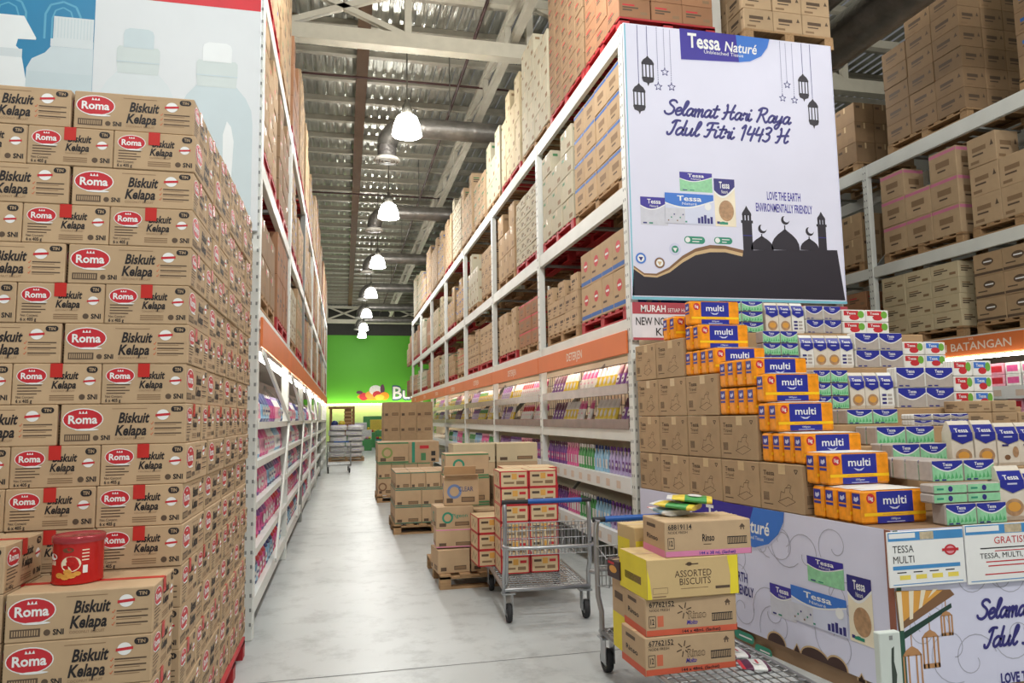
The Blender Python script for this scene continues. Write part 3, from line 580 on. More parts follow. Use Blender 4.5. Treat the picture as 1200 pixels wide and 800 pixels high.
# big bottles: cap, neck ring, shoulder
for cx, dz, w_ in ((-1.44, 0, .25), (-.915, -.05, .25)):
    q = lambda *p: [(r, z + dz) for r, z in p]
    m.poly(f, sym(cx, q((w_, 3.05), (w_, 3.74), (w_ * .96, 3.84), (w_ * .8, 3.93), (w_ * .6, 3.99), (.135, 4.01))), PS[3] if cx < -1 else PS[1], .002)
    m.poly(f, sym(cx, q((.132, 4.0), (.138, 4.08), (.14, 4.085), (.14, 4.18), (.125, 4.2))), PS[2], .003)
    m.poly(f, sym(cx, q((.098, 4.19), (.1, 4.29), (.09, 4.32), (.06, 4.335))), PS[1] if cx < -1 else PS[4], .004); m.rect(f, cx - .14, 4.08 + dz, cx + .14, 4.09 + dz, PS[1], .0045)
m.poly(f, [(-.86, 3.25), (-.83, 3.2), (-.8, 3.3), (-.79, 3.55), (-.81, 3.66), (-.84, 3.7), (-.865, 3.6)], PS[4], .003)
for cx in (-1.93, -2.27):
    pts = [(cx - .11, 4.2), (cx - .11, 4.38), (cx - .08, 4.45), (cx, 4.48), (cx + .08, 4.45), (cx + .11, 4.38), (cx + .11, 4.2)]; m.line(f, pts, .014, PS[5], .002)
    m.line(f, [(x * .6 + cx * .4, z * .85 + 4.2 * .15) for x, z in pts], .01, PS[5], .002)
m.poly(f, [(-2.14, 3.0), (-2.14, 3.98), (-2.11, 4.05), (-2.03, 4.1), (-1.995, 4.15), (-1.73, 4.15), (-1.73, 3.0)], PS[0], .003); m.rect(f, -2.14, 3.0, -1.731, 3.96, PS[1], .0035)
m.rect(f, -2.0, 4.15, -1.731, 4.205, PS[3], .004); m.rect(f, -1.985, 4.205, -1.733, 4.37, PS[3], .004)
for k in range(12): m.rect(f, -1.98 + k * .0205, 4.215, -1.974 + k * .0205, 4.36, PS[1], .0045)
m.poly(f, [(-2.4, 4.35), (-2.17, 4.35), (-2.09, 4.2), (-2.09, 4.185), (-2.2, 4.18), (-2.21, 4.13), (-2.18, 4.1), (-2.4, 4.1)], PS[4], .003); m.rect(f, -2.4, 4.05, -2.17, 4.11, PS[3], .004); m.poly(f, [(-2.4, 3.0), (-2.4, 4.05), (-2.17, 4.05), (-2.14, 3.9), (-2.14, 3.0)], PS[4], .0038)
m.poly = _poly
obj('wall_poster', m, None, (0, 0, 0), 0, 'tall poster of pale detergent bottles on the rack end behind the biscuit cartons', 'poster')
# ------------------------------------------------------------------ hanging festive banner
AY = 6.0; f = Fr((0, AY, 0), (1, 0, 0), (0, 0, 1))
m = MB().box(2.5, AY, 2.575, 4.71, AY + .02, 5.18, CLOTH, .004)
BLK = mat('banner_night', (36, 30, 42), .5, var=.04); GLD = mat('banner_gold', (206, 176, 132), .5, var=.04); BRN = mat('banner_brown', (128, 92, 62), .5, var=.04); BLU = mat('sky_blue_print', (60, 118, 206), .5, var=.03)
GRN = mat('emblem_green', (46, 140, 112), .5); SILV = mat('pale_lilac_print', (206, 208, 232), .5); NAVY = mat('navy_script', (48, 44, 120), .5)
CYAN = mat('cyan_edge', (120, 188, 206), .5); MINT = mat('mint_leaf_print', (146, 206, 160), .5, var=.12, scale=30); TAUP = mat('taupe_print', (176, 166, 158), .5, var=.08, scale=20)
PALE = mat('pale_pack_print', (204, 204, 214), .5, var=.05, scale=20)
def P(*a): return list(a)
BW = 2.21; bx0 = 2.5; bz0 = 2.575; bz1 = 5.18
m.rect(f, 2.5, 2.575, 4.71, 2.6, CYAN, .001); m.line(f, [(2.515, 2.6), (2.515, 5.17)], .012, CYAN, .001); m.line(f, [(4.7, 2.6), (4.7, 5.17)], .01, SILV, .001)
hp = P((3.069,5.186), (4.023,5.177), (3.995,5.087), (3.924,4.992), (3.801,4.928), (3.672,4.907), (3.074,4.877))
m.poly(f, [(x + (.006 if x > 3.5 else 0), z - .012) for x, z in hp], SILV, .001); m.poly(f, hp, PURPLE, .0015)
m.poly(f, P((3.659,5.182), (4.023,5.177), (3.995,5.087), (3.924,4.992), (3.801,4.928), (3.681,4.907)), BLU, .002)
def tl(s, a, b, h, mt, bold=0, shear=0, l=.003): m.text(f, s, a[0], (a[1] + b[1]) / 2, h, mt, l, b[0] - a[0], bold, shear)
tl('Tessa', (3.149,5.007), (3.487,5.008), .14, WHITE, .025); tl('Natur\u00e9', (3.532,5.004), (3.879,5.005), .10, WHITE, .015, .2); tl('Unbleached Tissue', (3.315,4.956), (3.730,4.964), .035, WHITE)
def lantern(a, b, w_, m=None, c=BLK, f_=None):
    """a hanging lantern drawn flat: top point a, bottom point b"""
    x = a[0]; t, g = a[1], b[1]; h = t - g; q = [(0, t), (.12, t - .07 * h), (.35, t - .14 * h), (.5, t - .24 * h), (.5, t - .3 * h)]
    mm.poly(f_, [(x - w_ * r, z) for r, z in q] + [(x + w_ * r, z) for r, z in q[::-1]], c, .0016)
    for r in (-.42, -.15, .15, .42): mm.rect(f_, x + (r - .05) * w_, g + .28 * h, x + (r + .05) * w_, t - .28 * h, c, .0016)
    q = [(.45, g + .3 * h), (.5, g + .26 * h), (.4, g + .14 * h), (.1, g + .1 * h), (0, g)]
    mm.poly(f_, [(x - w_ * r, z) for r, z in q] + [(x + w_ * r, z) for r, z in q[::-1]], c, .0016)
mm = m
for a, b, q in (((2.732,4.880), (2.725,4.581), .125), ((2.637,4.606), (2.635,4.301), .125), ((4.371,4.861), (4.361,4.568), .115), ((4.464,4.611), (4.453,4.302), .115)):
    lantern(a, b, q, f_=f); m.line(f, [(a[0], a[1]), (a[0], 5.17)], .006, NAVY, .001)
for a, r in (((2.832,4.586), .04), ((2.903,4.734), .04), ((2.966,4.594), .04), ((4.133,4.587), .038), ((4.192,4.727), .038), ((4.263,4.577), .038)):
    pts = [(a[0] + (r if k % 2 == 0 else r * .42) * math.sin(k * PI / 5), a[1] + (r if k % 2 == 0 else r * .42) * math.cos(k * PI / 5)) for k in range(11)]
    m.line(f, pts, .007, NAVY, .0012); z = a[1] + r
    while z < 5.16: m.rect(f, a[0] - .003, z, a[0] + .003, z + .012, NAVY, .0012); z += .022
a, b = (2.877,4.321), (4.238,4.328); brush(m, f, 'Selamat Hari Raya', a[0], (a[1] + b[1]) / 2, .145, NAVY, b[0] - a[0])
a, b = (2.903,4.117), (4.208,4.146); brush(m, f, 'Idul Fitri 1443 H', a[0], (a[1] + b[1]) / 2, .145, NAVY, b[0] - a[0])
# tissue packs pictured on the banner
def pack_art(f, m, a, b, body, top=PURPLE, frac=.45, word='Tessa', l=.001):
    x0, z1, x1, z0 = a[0], a[1], b[0], b[1]; W, H = x1 - x0, z1 - z0
    m.rect(f, x0, z0, x1, z1, body, l); n = 10
    edge = [(x0 + W * k / n, z1 - H * frac * (.62 + .38 * math.sin(PI * k / n * 1.1 + .2))) for k in range(n + 1)]
    m.poly(f, [(x0, z1)] + [(x, z - H * .045) for x, z in edge] + [(x1, z1)], WHITE, l + .0006); m.poly(f, [(x0, z1)] + edge + [(x1, z1)], top, l + .0012)
    m.text(f, word, x0 + W * .5, z1 - H * frac * .55, H * frac * .38, WHITE, l + .002, W * .5, .02, align='c'); m.text(f, 'Naturé', x0 + W * .5, z1 - H * frac * .85, H * frac * .2, WHITE, l + .002, W * .3, align='c')
    m.rect(f, x0 + W * .08, z0 + H * .05, x0 + W * .22, z0 + H * .1, NAVY, l + .0006); m.rect(f, x0 + W * .3, z0 + H * .05, x0 + W * .44, z0 + H * .1, GRN, l + .0006)
def art_group(f, m, A, B, C, D):
    pack_art(f, m, *A, MINT); pack_art(f, m, *B, PALE, frac=.42, l=.001); pack_art(f, m, *D, mat('lilac_pack_print', (212, 216, 236), .5, var=.03), BLU, .44, l=.004)
    (x0, z1), (x1, z0) = D; W, H = x1 - x0, z1 - z0
    m.rect(f, x0, z0, x0 + W * .4, z0 + H * .5, PALE, .0048)
    for k in range(6): m.disc(f, x0 + W * (.06 + .06 * k), z0 + H * (.1 + .1 * (k % 3)), W * .015, W * .015, (BRN, GRN, NAVY)[k % 3], .0056, 8)
    for k in range(5): m.rect(f, x0 + W * (.66 + k * .065), z0 + H * .04, x0 + W * (.71 + k * .065), z0 + H * (.22 + .05 * (k % 3)), NAVY, .0048)
    m.disc(f, x0 + W * .88, z0 + H * .6, W * .07, W * .07, WHITE, .0056)
    (x0, z1), (x1, z0) = C; W, H = x1 - x0, z1 - z0
    pack_art(f, m, *C, CREAM, NAVY, .36, l=.001); m.disc(f, x0 + W * .55, z0 + H * .33, W * .36, H * .22, mat('bowl_photo', (178, 140, 104), .5, var=.25, scale=30), .002); m.rect(f, x0 + W * .2, z0 + H * .04, x0 + W * .6, z0 + H * .09, GRN, .002)
art_group(f, m, ((3.009,3.781), (3.338,3.597)), ((2.611,3.524), (2.877,3.262)), ((3.354,3.737), (3.568,3.281)), ((2.852,3.574), (3.341,3.287)))
for a, b in (((3.031,3.105), (3.240,3.174)), ((3.332,3.113), (3.519,3.177))):
    m.pill(f, a[0], a[1], b[0], b[1], GRN, .001); m.disc(f, a[0] + .035, (a[1] + b[1]) / 2, .025, .025, WHITE, .0016); m.rect(f, a[0] + .08, (a[1] + b[1]) / 2 + .006, b[0] - .03, (a[1] + b[1]) / 2 + .014, WHITE, .0016); m.rect(f, a[0] + .08, (a[1] + b[1]) / 2 - .018, b[0] - .06, (a[1] + b[1]) / 2 - .01, WHITE, .0016)
for a, c, d in (((2.598,2.951), BLU, NAVY), ((2.779,2.914), BRN, GLD), ((2.936,3.046), SILV, GRN)):
    m.disc(f, a[0], a[1], .058, .058, SILV, .001); m.disc(f, a[0], a[1], .05, .05, c, .0016); m.disc(f, a[0], a[1], .034, .034, WHITE if c != SILV else d, .0022); m.poly(f, [(a[0] - .022, a[1] + .012), (a[0] + .022, a[1] + .012), (a[0], a[1] - .026)], d if c != SILV else WHITE, .0028)
for s, a, b in (('LOVE THE EARTH', (3.906,3.553), (4.265,3.572)), ('ENVIRONMENTALLY FRIENDLY', (3.782,3.435), (4.387,3.456))):
    m.text(f, s, a[0], (a[1] + b[1]) / 2, .08, PURPLE, .0012, b[0] - a[0], .018)
wave = P((2.525,2.851), (2.625,2.784), (2.749,2.779), (2.876,2.830), (3.006,2.925), (3.137,2.997), (3.285,3.031), (3.442,3.036), (3.615,3.002))
up = P((2.526,2.882), (2.626,2.815), (2.742,2.814), (2.870,2.877), (3.009,2.989), (3.140,3.061), (3.288,3.099), (3.445,3.097), (3.628,3.063))
m.poly(f, [(2.505, 2.61)] + wave + [(3.628,3.063), (4.635,3.100), (4.69, 2.61)], BLK, .001)
mid = [((a[0] + b[0]) / 2, (a[1] + b[1]) / 2) for a, b in zip(wave, up)]
m.poly(f, mid + wave[::-1], GLD, .0018); m.poly(f, up + mid[::-1], BRN, .0018)
def dome(cx, w_, zb, zt, fin):
    h = zt - zb; q = [(.5, zb), (.5, zb + .12 * h), (.48, zb + .3 * h), (.4, zb + .52 * h), (.26, zb + .72 * h), (.1, zb + .88 * h), (0, zt)]
    m.poly(f, [(cx - w_ * r, z) for r, z in q] + [(cx + w_ * r, z) for r, z in q[::-1]], BLK, .0014); m.rect(f, cx - .006, zt - .02, cx + .006, fin - .05, BLK, .0014)
    c = [(cx + .01 + .045 * math.cos(a), fin + .045 * math.sin(a)) for a in [2.2 + k * .42 for k in range(10)]]; c2 = [(cx + .024 + .034 * math.cos(a), fin + .012 + .034 * math.sin(a)) for a in [2.2 + k * .42 for k in range(10)]]
    m.poly(f, c + c2[::-1], BLK, .0014)
for a, b, c, w_ in (((3.828,3.071), (3.836,3.210), (3.836,3.276), .235), ((4.077,3.080), (4.090,3.287), (4.091,3.371), .3), ((4.335,3.089), (4.343,3.206), (4.343,3.273), .2)): dome(a[0], w_, a[1], b[1], c[1])
for a, b, w_ in (((3.680,3.049), (3.695,3.492), .1), ((4.479,3.078), (4.492,3.474), .09)):
    x = a[0]; H = b[1] - a[1]; m.rect(f, x - w_ / 2, a[1], x + w_ / 2, a[1] + H * .66, BLK, .0014); m.rect(f, x - w_ * .62, a[1] + H * .62, x + w_ * .62, a[1] + H * .68, BLK, .0016)
    for k in (-1, 0, 1): m.rect(f, x + k * w_ * .34 - .012, a[1] + H * .66, x + k * w_ * .34 + .012, a[1] + H * .8, BLK, .0014)
    m.rect(f, x - w_ * .5, a[1] + H * .34, x + w_ * .5, a[1] + H * .36, NAVY, .002); q = [(.5, a[1] + H * .79), (.46, a[1] + H * .84), (.2, a[1] + H * .92), (0, b[1])]
    m.poly(f, [(x - w_ * r, z) for r, z in q] + [(x + w_ * r, z) for r, z in q[::-1]], BLK, .0014)
obj('festive_banner', m, None, (0, 0, 0), 0, 'tall white festive greeting banner with lanterns and mosque silhouette hung on the rack end', 'banner')
m = MB().box(2.5, 6.0, 2.21, 4.71, 6.03, 2.55, mat('header_white', (226, 222, 228), .5), .004); f = Fr((2.5, 6.0, 2.21), (1, 0, 0), (0, 0, 1)); RB = mat('header_red', (176, 66, 78), .5)
m.rect(f, 0, .235, 2.21, .34, RB, .001); m.rect(f, 0, 0, 2.21, .022, RB, .001); m.text(f, 'MURAH', .08, .225 + .03, .06, WHITE, .003, .24, .02); m.text(f, 'SETIAP HARI', .34, .255, .035, WHITE, .003, .22)
m.text(f, 'NEW NO.', .03, .135, .07, BLACK, .002, .3, .01); m.text(f, 'KIT', .22, .04, .07, BLACK, .002, .14, .01)
obj('header_board', m, None, (0, 0, 0), 0, 'white and red header board reading MURAH below the festive banner', 'sign')
# ------------------------------------------------------------------ tissue display: table with printed skirts
B0 = Vector((2.8, 3.34, 0)); E1 = Vector((-.125, .992, 0)).normalized()
TB = mat('display_table_board', (150, 120, 90), .7)
pts = [(B0.x + .01, B0.y + .012), (5.4, B0.y + .012), (5.4, 5.9), (B0.x + E1.x * 2.58 + .01, B0.y + E1.y * 2.58)]
FLR = Fr((0, 0, .0), (1, 0, 0), (0, 1, 0))
obj('display_table', MB().prism(FLR, pts, .925, TB), None, (0, 0, 0), 0, 'wide low table under the stepped tissue packs, hidden by printed cloth skirts', 'table')
SKW = mat('skirt_cloth', (216, 216, 236), .7, var=.03, scale=2, bump=.35, bscale=3); SWIRL = mat('grey_swirl_print', (176, 176, 192), .7)
def swirls(m, f, seeds, l=.0008):
    for cx, cy, r, t0, d in seeds:
        p = [(cx + r * (1 - k / 26) * math.cos(t0 + d * k * .3), cy + r * (1 - k / 26) * math.sin(t0 + d * k * .3)) for k in range(22)]; m.line(f, p, .005, SWIRL, l)
f = Fr(B0, -E1, (0, 0, 1)); m = MB(); SL = 2.58
m.prism(Fr(B0 - f.n * .001, -E1, (0, 0, 1)), [(-SL, .1), (0, .1), (0, .925), (-SL, .925)], .006, SKW)
f = Fr(B0 + f.n * .006, -E1, (0, 0, 1)); AYL = f; mm = m
rq = random.Random(3)
swirls(m, f, [(-rq.uniform(.15, 1.3), rq.uniform(.15, .8), rq.uniform(.08, .2), rq.uniform(0, 6), rq.choice((1, -1))) for k in range(14)])
bp = P((-1.799,0.950), (-1.405,0.927), (-0.800,0.926), (-0.812,0.862), (-0.865,0.781), (-0.959,0.708), (-1.096,0.665), (-1.426,0.642), (-1.821,0.644))
m.poly(f, [(x, z - .014) for x, z in bp], SILV, .0012); m.poly(f, bp, PURPLE, .0018); m.poly(f, P((-1.093,0.926), (-0.800,0.926), (-0.812,0.862), (-0.865,0.781), (-0.959,0.708), (-1.096,0.665), (-1.219,0.657)), BLU, .0024)
a, b = (-1.626,0.794), (-1.292,0.789); m.text(f, 'Tessa', a[0], a[1] - .005, .10, WHITE, .003, b[0] - a[0], .03)
a, b = (-1.265,0.775), (-0.947,0.753); m.text(f, 'Natur\u00e9', a[0], (a[1] + b[1]) / 2 - .005, .085, WHITE, .003, b[0] - a[0], .02, .15)
a, b = (-1.252,0.709), (-1.008,0.717); m.text(f, 'Unbleached Tissue', a[0], b[1], .024, WHITE, .003, b[0] - a[0])
art_group(f, m, ((-0.623,0.695), (-0.340,0.546)), ((-0.970,0.466), (-0.739,0.269)), ((-0.319,0.643), (-0.149,0.286)), ((-0.773,0.495), (-0.330,0.289)))
a = (-1.193,0.415)
for s, b, w_, dz in (('LOVE THE EARTH', a[0], .42, 0), ('ENVIRONMENTALLY FRIENDLY', a[0] + .06, .66, -.085)): m.text(f, s, b - w_, a[1] + dz, .062, NAVY, .0012, w_, .02)
for a, b in (((-1.358,0.034), (-1.153,0.138)), ((-1.147,-0.007), (-0.981,0.114))):
    z0, z1 = min(a[1], b[1]) - .01, max(a[1], b[1]) - .005; m.pill(f, a[0], z0, b[0], z0 + .06, GRN, .0012); m.rect(f, a[0] + .05, z0 + .025, b[0] - .02, z0 + .035, WHITE, .002)
DBR = mat('dark_brown_print', (64, 40, 34), .6); 

for (x, zt), w_ in (((-0.749,0.141), .05), ((-0.254,0.121), .045)):
    for k, c in ((.01, GLD), (0, DBR)): m.poly(f, [(x - w_ / 2 - k, .1), (x + w_ / 2 + k, .1), (x + w_ / 2 + k, zt - .04), (x, zt + k), (x - w_ / 2 - k, zt - .04)], c, .0022 if k else .0028)
for (x, zt), w_ in (((-0.601,0.046), .22), ((-0.430,0.052), .15), ((-0.932,0.023), .16)):
    for k, c in ((.01, GLD), (0, DBR)): m.poly(f, [(x + (w_ / 2 + k) * math.cos(PI * t / 12), .1 + (max(zt, .16) - .1 + k) * math.sin(PI * t / 12)) for t in range(13)], c, .002 if k else .0026)
m.rect(f, -.042, .1, 0, .925, mat('brown_skirt_edge', (148, 92, 74), .6), .0012)
obj('printed_skirt', m, None, (0, 0, 0), 0, 'white cloth skirt with blue badge and pack pictures along the tissue display side', 'display skirt')
m = MB(); f0 = Fr((B0.x, B0.y - .001, 0), (1, 0, 0), (0, 0, 1)); m.prism(f0, [(.0, .1), (2.6, .1), (2.6, .925), (0, .925)], .006, SKW)
f = Fr((0, B0.y - .007, 0), (1, 0, 0), (0, 0, 1))
swirls(m, f, [(rq.uniform(2.95, 3.9), rq.uniform(.2, .7), rq.uniform(.08, .2), rq.uniform(0, 6), rq.choice((1, -1))) for k in range(14)])
rf = P((2.788,0.619), (3.131,0.605), (3.155,0.577), (2.797,0.413)); m.poly(f, rf, BRN, .0012)
m.poly(f, P((2.799,0.618), (3.082,0.604), (2.806,0.451)), GOLD, .0018)
for k in range(4): m.poly(f, P((rf[0][0] + .01 + k * .075, rf[0][1] - .005), (rf[0][0] + .04 + k * .075, rf[0][1] - .005), (rf[0][0] + .04 + k * .06, rf[0][1] - .2 + k * .055), (rf[0][0] + .018 + k * .06, rf[0][1] - .2 + k * .05)), CREAM, .0024)
m.poly(f, P((2.828,0.410), (3.129,0.535), (3.133,0.513), (2.830,0.376)), mat('bottle_green_print', (30, 62, 52), .6), .0012)
m.rect(f, B0.x, .1, B0.x + .03, .925, mat('dark_green_edge', (40, 84, 66), .6), .0012)
BRZ = mat('bronze_lantern_print', (184, 134, 88), .5)
for a, b, w_ in (((2.869,0.339), (2.853,0.091), .12), ((2.985,0.411), (2.973,0.219), .105), ((3.094,0.498), (3.088,0.372), .075)):
    lantern(a, b, w_, c=BRZ, f_=f) if False else None
    x = a[0]; H = a[1] - b[1]; m.rect(f, x - .003, a[1], x + .003, a[1] + .07, BRZ, .001)
    m.poly(f, [(x, a[1]), (x - w_ * .3, a[1] - .08 * H), (x - w_ / 2, a[1] - .2 * H), (x + w_ / 2, a[1] - .2 * H), (x + w_ * .3, a[1] - .08 * H)], BRZ, .0014); m.rect(f, x - w_ / 2, b[1], x + w_ / 2, b[1] + .12 * H, BRZ, .0014)
    for k in (-.44, -.2, .2, .44): m.rect(f, x + k * w_ - .005, b[1], x + k * w_ + .005, a[1] - .18 * H, BRZ, .0014)
a = (3.284,0.453); brush(m, f, 'Selamat Hari Raya', a[0], a[1] - .015, .1, NAVY, .9)
a = (3.319,0.306); brush(m, f, 'Idul Fitri 1443 H', a[0], a[1] - .015, .1, NAVY, .86)
a = (3.408,0.102); m.text(f, 'LOVE THE EARTH', a[0], a[1], .05, NAVY, .0014, .4, .04)
obj('printed_skirt', m, None, (0, 0, 0), 0, 'white cloth skirt with bronze lanterns on the front of the tissue display', 'display skirt')
def card(x0, z0, x1, z1, draw, label):
    o = MB().box(x0, B0.y - .024, z0, x1, B0.y - .014, z1, WHITE, .002); ff = Fr((x0, B0.y - .024, z0), (1, 0, 0), (0, 0, 1)); W, H = x1 - x0, z1 - z0
    LB = mat('card_blue', (70, 142, 200), .5); o.rect(ff, .004, H * .83, W - .004, H * .99, LB); o.rect(ff, .01, H * .88, W * .36, H * .97, WHITE, .001); o.rect(ff, W * .42, H * .84, W * .6, H * .98, mat('tissue_photo', (196, 180, 150), .5, var=.2, scale=40), .001); o.rect(ff, .02, H * .04, W - .02, H * .055, LB); draw(o, ff, W, H, LB)
    return obj('price_card', o, None, (0, 0, 0), 0, label, 'sign', 'price cards on the tissue display')
YEL = mat('price_yellow', (236, 214, 90), .5)
def d1(o, ff, W, H, LB):
    o.text(ff, 'TESSA', W * .06, H * .62, H * .13, BLACK, .001, W * .27); o.text(ff, 'MULTI', W * .06, H * .43, H * .13, BLACK, .001, W * .27); o.disc(ff, W * .81, H * .62, W * .08, H * .1, RED, .001)
    o.disc(ff, W * .81, H * .62, W * .055, H * .07, mat('pink_stamp', (226, 150, 160), .5), .0016); o.rect(ff, W * .7, H * .6, W * .92, H * .65, RED, .002); o.rect(ff, W * .05, H * .31, W * .93, H * .38, LB)
    for k in range(4): o.rect(ff, W * (.13 + k * .21), H * .13, W * (.27 + k * .21), H * .21, YEL); o.rect(ff, W * (.1 + k * .21), H * .25, W * (.22 + k * .21), H * .27, BLACK)
def d2(o, ff, W, H, LB):
    o.text(ff, 'GRATIS!!!!', W * .5, H * .66, H * .12, RED, .001, W * .4, align='c'); o.text(ff, 'TESSA, MULTI, DYNASTY', W * .14, H * .42, H * .09, BLACK, .001, W * .8)
    for k, (a, b, c) in enumerate(((.15, .85, BLACK), (.3, .7, RED), (.2, .8, RED), (.22, .78, RED), (.18, .82, RED))): o.rect(ff, W * a, H * ((.58, .53, .35, .28, .14)[k]), W * b, H * ((.6, .545, .37, .3, .16)[k]), c)
a, b = (2.751,0.639), (3.224,0.920); card(a[0], a[1], b[0], b[1], d1, 'white card reading TESSA MULTI taped to the front of the tissue display')
a, b = (3.233,0.624), (3.609,0.933); card(a[0], a[1], a[0] + .62, b[1], d2, 'white card reading GRATIS taped to the front of the tissue display')
m = MB(); m.box(2.490, 3.1, 0, 2.610, 3.14, .495, mat('pale_post', (206, 214, 208), .6), .004); m.poly(Fr((0, 3.1, 0), (1, 0, 0), (0, 0, 1)), [(2.545, .2), (2.550, .36), (2.555, .42), (2.570, .43), (2.565, .36), (2.577, .3), (2.565, .2)], mat('dark_gouge', (60, 70, 62), .8)); m.rect(Fr((0, 3.1, 0), (1, 0, 0), (0, 0, 1)), 2.545, .46, 2.565, .48, HOLE)
obj('floor_post', m, None, (0, 0, 0), 0, 'short pale post with a dark gouge standing before the corner of the tissue display', 'post')
# ------------------------------------------------------------------ cartons of the display
TC = MB(); L, D, H = .398, .33, .3; TC.box(-L/2, -D/2, 0, L/2, D/2, H, CARD2, .005); fs = frames(L, D, H); T = mat('packing_tape', (204, 178, 136), .3)
for q in 'frlb':
    W = L if q in 'fb' else D; f = fs[q]
    TC.text(f, 'Tessa', W * .1, H * .74, H * .1, INK, .0012, W * .26, .02); TC.text(f, 'Travel', W * .1, H * .62, H * .08, INK, .0012, W * .24); TC.rect(f, W * .1, H * .57, W * .34, H * .58, INK)
    TC.rect(f, W * .46, H * .78, W * .62, H - .004, T); TC.line(f, [(W * .86 + W * .045 * math.cos(k * 2.094 + .5), H * .86 + H * .055 * math.sin(k * 2.094 + .5)) for k in range(4)], .006, INK)
    for k in range(7): TC.rect(f, W * (.08 + k * .02), H * .2, W * (.091 + k * .02), H * .38, INK)
    TC.rect(f, W * .08, H * .12, W * .3, H * .14, INK)
    TC.line(f, [(W * x, H * y) for x, y in ((.42, .2), (.6, .12), (.82, .24), (.66, .32), (.42, .2))], .003, INK); TC.line(f, [(W * x, H * y) for x, y in ((.46, .22), (.5, .42), (.58, .4), (.6, .5), (.72, .52), (.7, .42), (.76, .36), (.74, .28))], .003, INK); TC.line(f, [(W * x, H * y) for x, y in ((.62, .5), (.68, .58), (.74, .55), (.72, .5))], .003, INK)
tcm = TC.mesh('tissue_carton'); AE = math.atan2(E1.y, E1.x)
def tcarton(t0, z, lab, s=.165, turn=0):
    p = B0 + E1 * (t0 + (.2 if not turn else .165)) + Vector((E1.y, -E1.x, 0)) * (s + .004 + (.035 if turn else 0)); obj('tissue_carton', tcm, None, (p.x, p.y, z), AE - PI + (PI / 2 if turn else 0) + random.uniform(-.01, .01), lab, 'carton', 'tissue cartons of the display')
for r, (z, cols) in enumerate(((.926, ((.63, 0), (1.035, 0), (1.44, 0), (1.845, 0), (2.25, 1))), (1.231, ((1.035, 0), (1.44, 0), (1.845, 0), (2.25, 1))), (1.536, ((1.44, 0), (1.845, 0), (2.25, 1))), (1.841, ((1.86, 0), (2.27, 1))))):
    for k, (t0, turn) in enumerate(cols): tcarton(t0, z, 'brown tissue carton, row %s of the display side, %s from the rack end' % (num[r], ORD[len(cols) - 1 - k]), turn=turn)
RIS = mat('plain_riser_card', (178, 146, 108), .8)
for n, (x0, y0, x1, y1, z) in enumerate(((3.14, 3.88, 3.78, 4.5, 1.215), (3.16, 4.06, 3.76, 4.5, 1.325), (3.18, 4.275, 4.2, 4.5, 1.46), (3.8, 3.95, 4.55, 4.22, 1.175), (3.79, 4.25, 4.95, 4.5, 1.44), (3.1, 4.51, 5.0, 5.0, 1.565), (3.1, 5.01, 5.0, 5.4, 1.895), (3.02, 5.41, 5.0, 5.72, 2.215))):
    zb = .926 if n not in (1, 2) else {1: 1.2155, 2: 1.3255}[n]
    if n == 2: x1 = 3.6; zb = 1.3255
    obj('display_riser', MB().box(x0, y0, zb, x1, y1, z, RIS, .006), None, (0, 0, 0), 0, 'cardboard riser box under the %s step of tissue packs' % ORD[n], 'riser', 'risers inside the tissue display')
# ------------------------------------------------------------------ tissue packs
FILM = mat('white_plastic_film', (236, 234, 228), .3, var=.03); OR = mat('orange_pack_film', (240, 150, 28), .35, var=.16, scale=26); YL_ = mat('yellow_pack_band', (252, 202, 30), .35); BLP = mat('deep_blue_pack', (44, 50, 150), .35, var=.03)
def soft(m, W, D, H, mt, top=None, c=.012):
    m.box(-W/2, -D/2, 0, W/2, D/2, H, mt, c)
    if top: m.add([(-W/2 + .008, -D/2 + .006, H + .001), (W/2 - .008, -D/2 + .006, H + .001), (W/2 - .008, D/2 - .006, H + .001), (-W/2 + .008, D/2 - .006, H + .001), (-W*.3, 0, H + .008), (W*.3, 0, H + .008)], [(0, 1, 5, 4), (2, 3, 4, 5), (1, 2, 5), (3, 0, 4)], top)
m = MB(); W, D, H = .42, .094, .184; soft(m, W, D, H, OR, FILM); fs = frames(W, D, H); f = fs['f']
m.disc(f, W * .13, H * .76, W * .065, W * .065, RED, .0008); m.text(f, '1kg', W * .13, H * .71, H * .12, WHITE, .0014, W * .07, .02, align='c')
m.rect(f, W * .22, H * .34, W * .78, H * .96, BLP, .0008); m.text(f, 'multi', W * .5, H * .58, H * .25, WHITE, .0014, W * .36, .012, align='c'); m.poly(f, [(W * .4, H * .52), (W * .5, H * .47), (W * .58, H * .53), (W * .53, H * .43), (W * .46, H * .43)], SILV, .0014)
m.rect(f, .01, H * .24, W - .01, H * .33, YL_, .0008); m.rect(f, W * .3, H * .27, W * .72, H * .295, GOLD, .0014); m.rect(f, W * .22, .004, W * .78, H * .22, BLP, .0008); m.text(f, '1000gram', W * .5, H * .12, H * .06, WHITE, .0014, align='c'); m.rect(f, W * .36, H * .05, W * .64, H * .07, SILV, .0014)
f = fs['l']; m.rect(f, D * .16, H * .58, D * .84, H * .9, BLP, .0008); m.poly(f, [(D * .3, H * .68), (D * .5, H * .64), (D * .72, H * .72), (D * .66, H * .82), (D * .5, H * .76), (D * .34, H * .8)], SILV, .0014); m.rect(f, D * .16, H * .45, D * .84, H * .53, BLP, .0008)
multi = m.mesh('tissue_pack')
def mrow(t0, n, z, step, dt=.098, ex=0):
    for k in range(n):
        t = t0 + k * dt; p = B0 + E1 * t; obj('tissue_pack', multi, None, (p.x + .21 + .006 + ex + random.uniform(-.003, .003), p.y + .047, z), random.uniform(-.002, .002), 'orange and blue tissue pack, %s, %s deep' % (step, ORD[k]), 'tissue pack', 'orange tissue packs')
